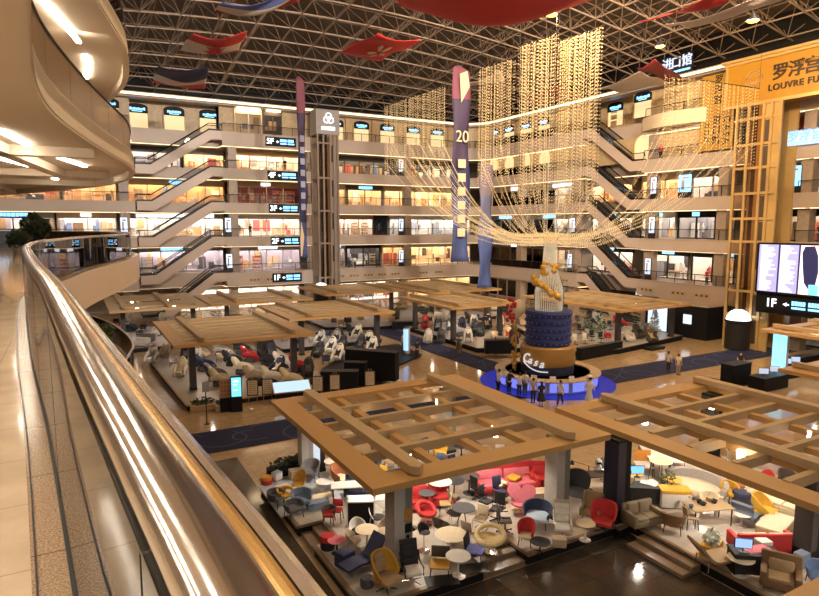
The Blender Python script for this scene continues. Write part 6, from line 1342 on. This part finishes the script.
curtain((31.3, 34.5), (31.6, 30.7), 25, 13.5, 100, 12, sag=.8)
curtain((43.5, 35.3), (55.5, 34.6), 24.3, 18.6, 120, 8, sag=2.5, dens=.5)
# swags looping low to either side of the column head
b = MB()
for side in (-1, 1):
    for k in range(18):
        e = CT+Vector((0, 0, r.uniform(-.35, .35))); far = Vector((FX+side*(2.0+r.uniform(0, 5))*math.cos(YAW), FY-side*(2.0+r.uniform(0, 5))*math.sin(YAW), 11.4+r.uniform(-.3, 1.6))); m_ = e.lerp(far, .5)-Vector((0, 0, 1.2+r.uniform(0, .6)))
        beads(b, [p-LO for p in [e.lerp(m_, q)*(1-q)+m_.lerp(far, q)*q for q in [i/12 for i in range(13)]]], .17, .045)
o = b.build('swag', m_crys, root); o['kind'] = 'stuff'

# ================================================================== FLAGS UNDER THE ROOF
def flag(c4, cols, fn, label, sag=.5, nx_=24, ny_=14, extra=None):
    A, B, Cc, D = [Vector(p) for p in c4]; t = thing('hanging_flag', label, 'flag', A); b = MB(); vs = []
    def S(p, q): 
        x = A.lerp(B, p).lerp(D.lerp(Cc, p), q); x.z -= sag*(math.sin(math.pi*p)*(.6+.4*math.sin(math.pi*q)))+.1*math.sin(q*9+p*5); return x-A
    for j in range(ny_+1):
        for i in range(nx_+1): vs.append(S(i/nx_, j/ny_))
    for j in range(ny_):
        for i in range(nx_):
            o = j*(nx_+1)+i; b.f.append([o, o+1, o+nx_+2, o+nx_+1]); b.m.append(fn((i+.5)/nx_, (j+.5)/ny_)); b.sm.append(True)
    b.v = [tuple(v) for v in vs]; o = b.build('cloth', [M('flag %s' % c, FC[c], .7, var=.08) for c in cols], t); sd = o.modifiers.new('thickness', 'SOLIDIFY'); sd.thickness = .02
    if extra:
        b = MB()
        for poly in extra: b.add([S(p, q)-Vector((0, 0, .06)) for p, q in poly], [tuple(range(len(poly)))])
        b.build('emblem', M('flag emblem '+cols[-1], FC[cols[-1]], .7), t)
    for P in (A, B, Cc, D): b = MB(); b.cone(P-A, Vector((P.x, P.y, zr(P.x, P.y)+2.88))-A, .012, .012, 4); b.build('cable', m_dark, t)
FC = dict(red=(.50, .035, .035), white=(.60, .52, .46), navy=(.03, .03, .085), blue=(.10, .13, .34), dred=(.26, .025, .03), yellow=(.7, .42, .04))
def pxq(pts, z): return [at(u, v, z) for u, v in pts]
def stripes(k): return lambda p, q: k[min(len(k)-1, int(q*len(k)))]
flag(pxq(((158, 66), (209, 68), (205, 88), (152, 82)), 27), ['navy', 'white', 'red'], lambda p, q: 0 if q < .48 else 1 if q < .8 else 2, 'navy white and red striped flag, lowest at the left under the roof', .5)
star_ = [(.5+.2*math.sin(2*math.pi*i/22)*(1 if i % 2 else .45), .5+.34*math.cos(2*math.pi*i/22)*(1 if i % 2 else .45)) for i in range(22)]
flag(pxq(((193, 33), (248, 32), (238, 50), (179, 50)), 26.5), ['red', 'white', 'red'], lambda p, q: 0 if q < .34 else (2 if q > .93 else 1), 'red and white flag with red leaf hanging above the striped navy flag', .7, extra=[star_])
flag(pxq(((222, 2), (296, -12), (300, 0), (214, 12)), 27), ['blue', 'white', 'dred'], lambda p, q: 0 if q < .36 else 1 if q < .72 else 2, 'blue white and red striped flag at the top edge of the frame', .8)
pet = []
for k in range(5):
    a = 2*math.pi*k/5; c_, s_ = math.cos(a), math.sin(a); pet.append([(.5+.5*(x*c_-y*s_)*.72, .5+.5*(x*s_+y*c_)) for x, y in ((0, .08), (.12, .22), (.14, .42), (.02, .54), (-.06, .4), (-.05, .2))])
flag(pxq(((378, 33), (422, 41), (380, 60), (338, 52)), 26.5), ['red', 'red', 'white'], lambda p, q: 0, 'red flag with white five petal flower left of the big red flag', .35, extra=pet)
st5 = lambda cx, cy, R_, rot: [(cx+R_*(1 if i % 2 == 0 else .4)*math.sin(rot+math.pi*i/5)*.68, cy+R_*(1 if i % 2 == 0 else .4)*math.cos(rot+math.pi*i/5)) for i in range(10)]
flag(pxq(((372, -42), (640, -36), (590, -1), (400, 6)), 24.6), ['red', 'red', 'yellow'], lambda p, q: 0, 'big plain red flag at the top edge of the frame', 1.9, extra=[st5(.14, .3, .14, 0), st5(.3, .12, .05, .3)])
flag(pxq(((636, 22), (735, -14), (790, -22), (700, 9)), 24.5), ['red', 'white', 'red'], lambda p, q: 0, 'bright red flag near the upper right roof lamps', .3)
flag(pxq(((665, 24), (770, -6), (800, -8), (690, 27)), 24.3), ['white', 'white'], lambda p, q: 0, 'thin white flag edge beside the bright red flag', .3)
flag(pxq(((636, 68), (655, 60), (686, 80), (668, 82)), 27.5), ['dred', 'dred'], lambda p, q: 0, 'dark red flag hanging above the right cornice', .25)
flag(pxq(((598, 88), (640, 72), (668, 82), (620, 92)), 27.2), ['white', 'white'], lambda p, q: 0, 'white flag beside the dark red flag above the right cornice', .25)
flag(pxq(((518, 98), (556, 86), (575, 95), (540, 105)), 27.5), ['dred', 'dred', 'white'], lambda p, q: 0, 'dark red flag behind the crystal curtains', .3, extra=[[(.3, .4), (.6, .35), (.7, .55), (.4, .6)]])
flag(pxq(((470, 82), (500, 72), (505, 80), (462, 86)), 27.5), ['white', 'white'], lambda p, q: 0, 'pale flag behind the purple banner', .2)

# ================================================================== PEOPLE
SKIN = M('skin', (.48, .28, .19), .55, var=.05); HAIR = M('black hair', (.012, .01, .01), .5, var=.2)
def skin_mesh(name, nodes, edges, mat, parent, root_i=0, sub=1):
    me = bpy.data.meshes.new(name); me.from_pydata([n[0] for n in nodes], edges, []); o = bpy.data.objects.new(name, me); C.objects.link(o)
    m = o.modifiers.new('s', 'SKIN'); me_l = me.skin_vertices if len(me.skin_vertices) else None
    if me_l is None:
        bm = bmesh.new(); bm.from_mesh(me); bm.verts.layers.skin.verify(); bm.to_mesh(me); bm.free()
    for i, n in enumerate(nodes): v = me.skin_vertices[0].data[i]; v.radius = (n[1], n[2] if len(n) > 2 else n[1]); v.use_root = (i == root_i)
    s_ = o.modifiers.new('b', 'SUBSURF'); s_.levels = sub; s_.render_levels = sub
    dg = bpy.context.evaluated_depsgraph_get(); dg.update(); m2 = bpy.data.meshes.new_from_object(o.evaluated_get(dg)); bpy.data.objects.remove(o); m2.name = name
    for p in m2.polygons: p.use_smooth = True
    m2.materials.clear(); m2.materials.append(mat); o = bpy.data.objects.new(name, m2); C.objects.link(o); o.parent = parent; return o
def person(loc, rz, label, shirt, trousers, pose='stand', bag=None, h=1.7, skirt=False, hair='short', group=None):
    t = thing('person', label, 'person', loc, R(rz), group); k = h/1.7; V = lambda x, y, z: (x*k, y*k, z*k)
    st = {'stand': 0, 'walk': 1, 'lean': 0, 'sit': 0}[pose]; ln = {'lean': -.16}.get(pose, 0.0)
    hipz, drop = .88, 0
    if pose == 'sit':
        drop = .42; kneeL, kneeR, ankL, ankR = (-.1, -.42, .48), (.1, -.42, .48), (-.1, -.45, .08), (.1, -.45, .08); hipz = .5
    elif st: kneeL, kneeR, ankL, ankR = (-.08, -.2, .47), (.08, .1, .46), (-.08, -.36, .09), (.08, .36, .14)
    else: kneeL, kneeR, ankL, ankR = (-.09, -.02, .47), (.09, -.02, .47), (-.09, .02, .08), (.09, .02, .08)
    tz = lambda z: z-drop
    sh = lambda x, z: (x, ln*(z-.9), tz(z))
    if pose == 'lean': eL, eR, hL, hR = (-.24, -.34, tz(1.12)), (.24, -.34, tz(1.12)), (-.16, -.55, tz(1.12)), (.16, -.55, tz(1.12))
    elif st: eL, eR, hL, hR = (-.25, .12, tz(1.12)), (.25, -.1, tz(1.12)), (-.25, .08, tz(.88)), (.25, -.26, tz(.92))
    elif pose == 'sit': eL, eR, hL, hR = (-.25, -.05, tz(1.12)), (.25, -.05, tz(1.12)), (-.16, -.32, tz(1.1)), (.16, -.32, tz(1.1))
    else: eL, eR, hL, hR = (-.25, .03, tz(1.12)), (.25, .03, tz(1.12)), (-.26, -.06, tz(.88)), (.26, -.06, tz(.88))
    P = [((0, 0, hipz), .13, .1), (sh(0, 1.12), .125, .09), (sh(0, 1.34), .15, .095), (sh(0, 1.46), .06), (sh(0, 1.53), .055), (sh(0, 1.60), .085, .095), (sh(0, 1.67), .07, .08),
         (sh(-.17, 1.4), .055), (eL, .042), (hL, .034), (sh(.17, 1.4), .055), (eR, .042), (hR, .034), ((-.09, 0, hipz-.06), .085), (kneeL, .06), (ankL, .042), ((.09, 0, hipz-.06), .085), (kneeR, .06), (ankR, .042),
         ((ankL[0], ankL[1]-.14, ankL[2]-.045), .035), ((ankR[0], ankR[1]-.14, ankR[2]-.045), .035), ((hL[0], hL[1]-.05, hL[2]-.09), .022), ((hR[0], hR[1]-.05, hR[2]-.09), .022)]
    S = lambda n: [(V(*p[0]),)+tuple(q*k for q in p[1:]) for p in n]
    ED = [(0, 1), (1, 2), (2, 3), (3, 4), (4, 5), (5, 6), (2, 7), (7, 8), (8, 9), (2, 10), (10, 11), (11, 12), (0, 13), (13, 14), (14, 15), (0, 16), (16, 17), (17, 18), (15, 19), (18, 20), (9, 21), (12, 22)]
    bo = skin_mesh('body', S(P), ED, SKIN, t)
    mid = lambda a, b, f: tuple(Vector(a).lerp(Vector(b), f))
    T = [((0, 0, hipz-.02), .15, .12), (sh(0, 1.12), .145, .11), (sh(0, 1.34), .17, .115), (sh(0, 1.44), .08), (sh(-.17, 1.4), .075), (mid(sh(-.17, 1.4), eL, .75), .062), (sh(.17, 1.4), .075), (mid(sh(.17, 1.4), eR, .75), .062)]
    skin_mesh('shirt', S(T), [(0, 1), (1, 2), (2, 3), (2, 4), (4, 5), (2, 6), (6, 7)], fab(shirt), t)
    if skirt:
        b = MB(); b.lathe([(.3*k, .42*k), (.24*k, .7*k), (.16*k, .98*k)], n=14, sy=.8); b.build('skirt', fab(trousers), t)
    else:
        Tr = [((0, 0, hipz), .15, .12), ((-.09, 0, hipz-.08), .1), (kneeL, .075), (mid(kneeL, ankL, .92), .06), ((.09, 0, hipz-.08), .1), (kneeR, .075), (mid(kneeR, ankR, .92), .06)]
        skin_mesh('trousers', S(Tr), [(0, 1), (1, 2), (2, 3), (0, 4), (4, 5), (5, 6)], fab(trousers), t)
    for a in (ankL, ankR): b = MB(); b.rbox(V(a[0], a[1]-.07, max(a[2]-.045, .035)), (.09*k, .25*k, .07*k), .03*k); b.build('shoe', m_black, t)
    hc = sh(0, 1.65); b = MB(); b.ell(V(hc[0], hc[1]+.022, hc[2]), (.098*k, .105*k, .115*k), 14); 
    if hair == 'long': b.ell(V(hc[0], hc[1]+.07, hc[2]-.14), (.1*k, .06*k, .17*k), 12)
    b.build('hair', HAIR, t)
    fc = sh(0, 1.6); b = MB(); b.cone(V(fc[0], fc[1]-.09, fc[2]+.015), V(fc[0], fc[1]-.125, fc[2]-.01), .012*k, .016*k, 6); b.build('nose', SKIN, bo)
    b = MB(); [b.ell(V(fc[0]+x, fc[1]-.092, fc[2]+.03), (.012*k, .008*k, .008*k), 6) for x in (-.034, .034)]; b.build('eyes', HAIR, bo)
    b = MB(); b.ell(V(fc[0], fc[1]-.088, fc[2]-.045), (.028*k, .01*k, .008*k), 6); b.build('mouth', fab('rust'), bo)
    if bag: b = MB(); b.rbox(V(-.3, .04, .72), (.14*k, .3*k, .28*k), .04); b.build('bag', fab(bag), t)
    return t
face = lambda p: math.degrees(math.atan2(FX-p[0], -(FY-p[1])))
PE = [(498, 393, 'lean', 'white', 'black', None, 'person in a white shirt leaning at the round desk, leftmost of the four customers'), (509, 394, 'lean', 'black', 'black', None, 'person in black leaning at the round desk between two white shirts'), (519, 397, 'lean', 'white', 'black', None, 'person in a white shirt at the round desk, right of the person in black'), (525, 395, 'stand', 'white', 'dgrey', None, 'person in a white top standing at the round desk, rightmost of the four customers'),
      (533, 403, 'stand', 'beige', 'black', 'black', 'person in a beige top carrying a black bag before the round desk'), (541, 407, 'stand', 'black', 'black', None, 'person in a long black dress beside the person with the bag')]
for u, v, pose, a, c, bag, lab in PE:
    p = at(u, v, .045); dd = Vector((p.x-FX, p.y-FY)); 
    if dd.length < 4.45 and pose == 'lean': dd = dd.normalized()*4.45; p = Vector((FX+dd.x, FY+dd.y, .045))
    person(p, face(p) if pose == 'lean' else face(p)+(0 if u < 530 else 25), lab, a, c, pose, bag, skirt='dress' in lab, hair='long' if 'dress' in lab else 'short')
person(at(560, 406, .045), -60, 'person in a white shirt and dark trousers striding past the round desk', 'white', 'black', 'walk')
for u, v, a, c, rz, lab, sk in ((403, 351, 'beige', 'dgrey', 30, 'person in a beige top standing beside the carpet aisle left of the person in black', False), (417, 359, 'black', 'black', -30, 'person in black standing at the tip of the curved dark platform', False), (459, 354, 'dgrey', 'dbrown', -40, 'person in dark clothes at the platform edge left of the blue drum', True), (495, 356, 'lgrey', 'black', 160, 'person in a grey top in front of the black partition left of the blue drum', False), (668, 372, 'lgrey', 'black', 100, 'person in a grey top on the right carpet, left of the pair', False), (678, 375, 'cream', 'tan', 100, 'person in a cream top on the right carpet, right of the pair', False), (740, 372, 'black', 'black', -30, 'person in black behind the tall black box on the right', False)):
    person(at(u, v, .03), rz, lab, a, c, 'stand', skirt=sk)
person(at(628, 500, .462), -20, 'person in a cream top seated at the black reception desk', 'cream', 'black', 'sit', hair='long')
b = MB(); b.lathe([(.16, 0), (.18, .36), (.2, .40), (.01, .42)], n=14); p = at(628, 500, .462); tag(b.build('stool', m_dark, None, p), 'dark stool under the person at the black reception desk', 'stool')
t = thing('service_robot', 'white round headed robot figure standing right of the round desk', 'robot', at(589, 401, .045), R(-30)); b = MB(); b.lathe([(.26, 0), (.3, .1), (.2, .5), (.17, .8), (.27, 1.05), (.24, 1.3), (.1, 1.4)], n=18); b.build('body', m_white, t); b = MB(); b.ell((0, 0, 1.62), (.24, .22, .22), 16); b.build('head', m_white, t); b = MB(); b.ell((0, -.16, 1.62), (.16, .08, .1), 12); b.build('face_plate', m_black, t)
for x in (-.3, .3): b = MB(); b.cone((x, 0, 1.15), (x*1.1, -.08, .75), .06, .04, 8); b.build('arm', m_white, t)
for u, v, L, lab in ((690, 233, 3, 'x'),): pass
for (s_, off_, L, a, c, lab) in ((30.2, .7, 3, 'red', 'black', 'person in red on the third storey gallery right of the golden lift tower'), (31.1, .7, 3, 'black', 'black', 'person in black on the third storey gallery right of the golden lift tower'), (42.2, .7, 2, 'red', 'dbrown', 'person in a red top on the second storey gallery left of the golden lift tower'), (49.0, .7, 5, 'red', 'black', 'person in red on the fifth storey gallery right of the right escalators')):
    person((BX+off_, s_, Z[L]), -90, lab, a, c, 'stand')
for (s_, L, a, lab) in ((27.2, 5, 'black', 'person in black on the fifth storey gallery left of the left lift tower'), (22.0, 3, 'black', 'person in black on the third storey gallery right of the left escalators'), (37.8, 2, 'white', 'person in white on the second storey gallery right of the left lift tower')): person((s_, AY+.7, Z[L]), 0, lab, a, 'black', 'stand')
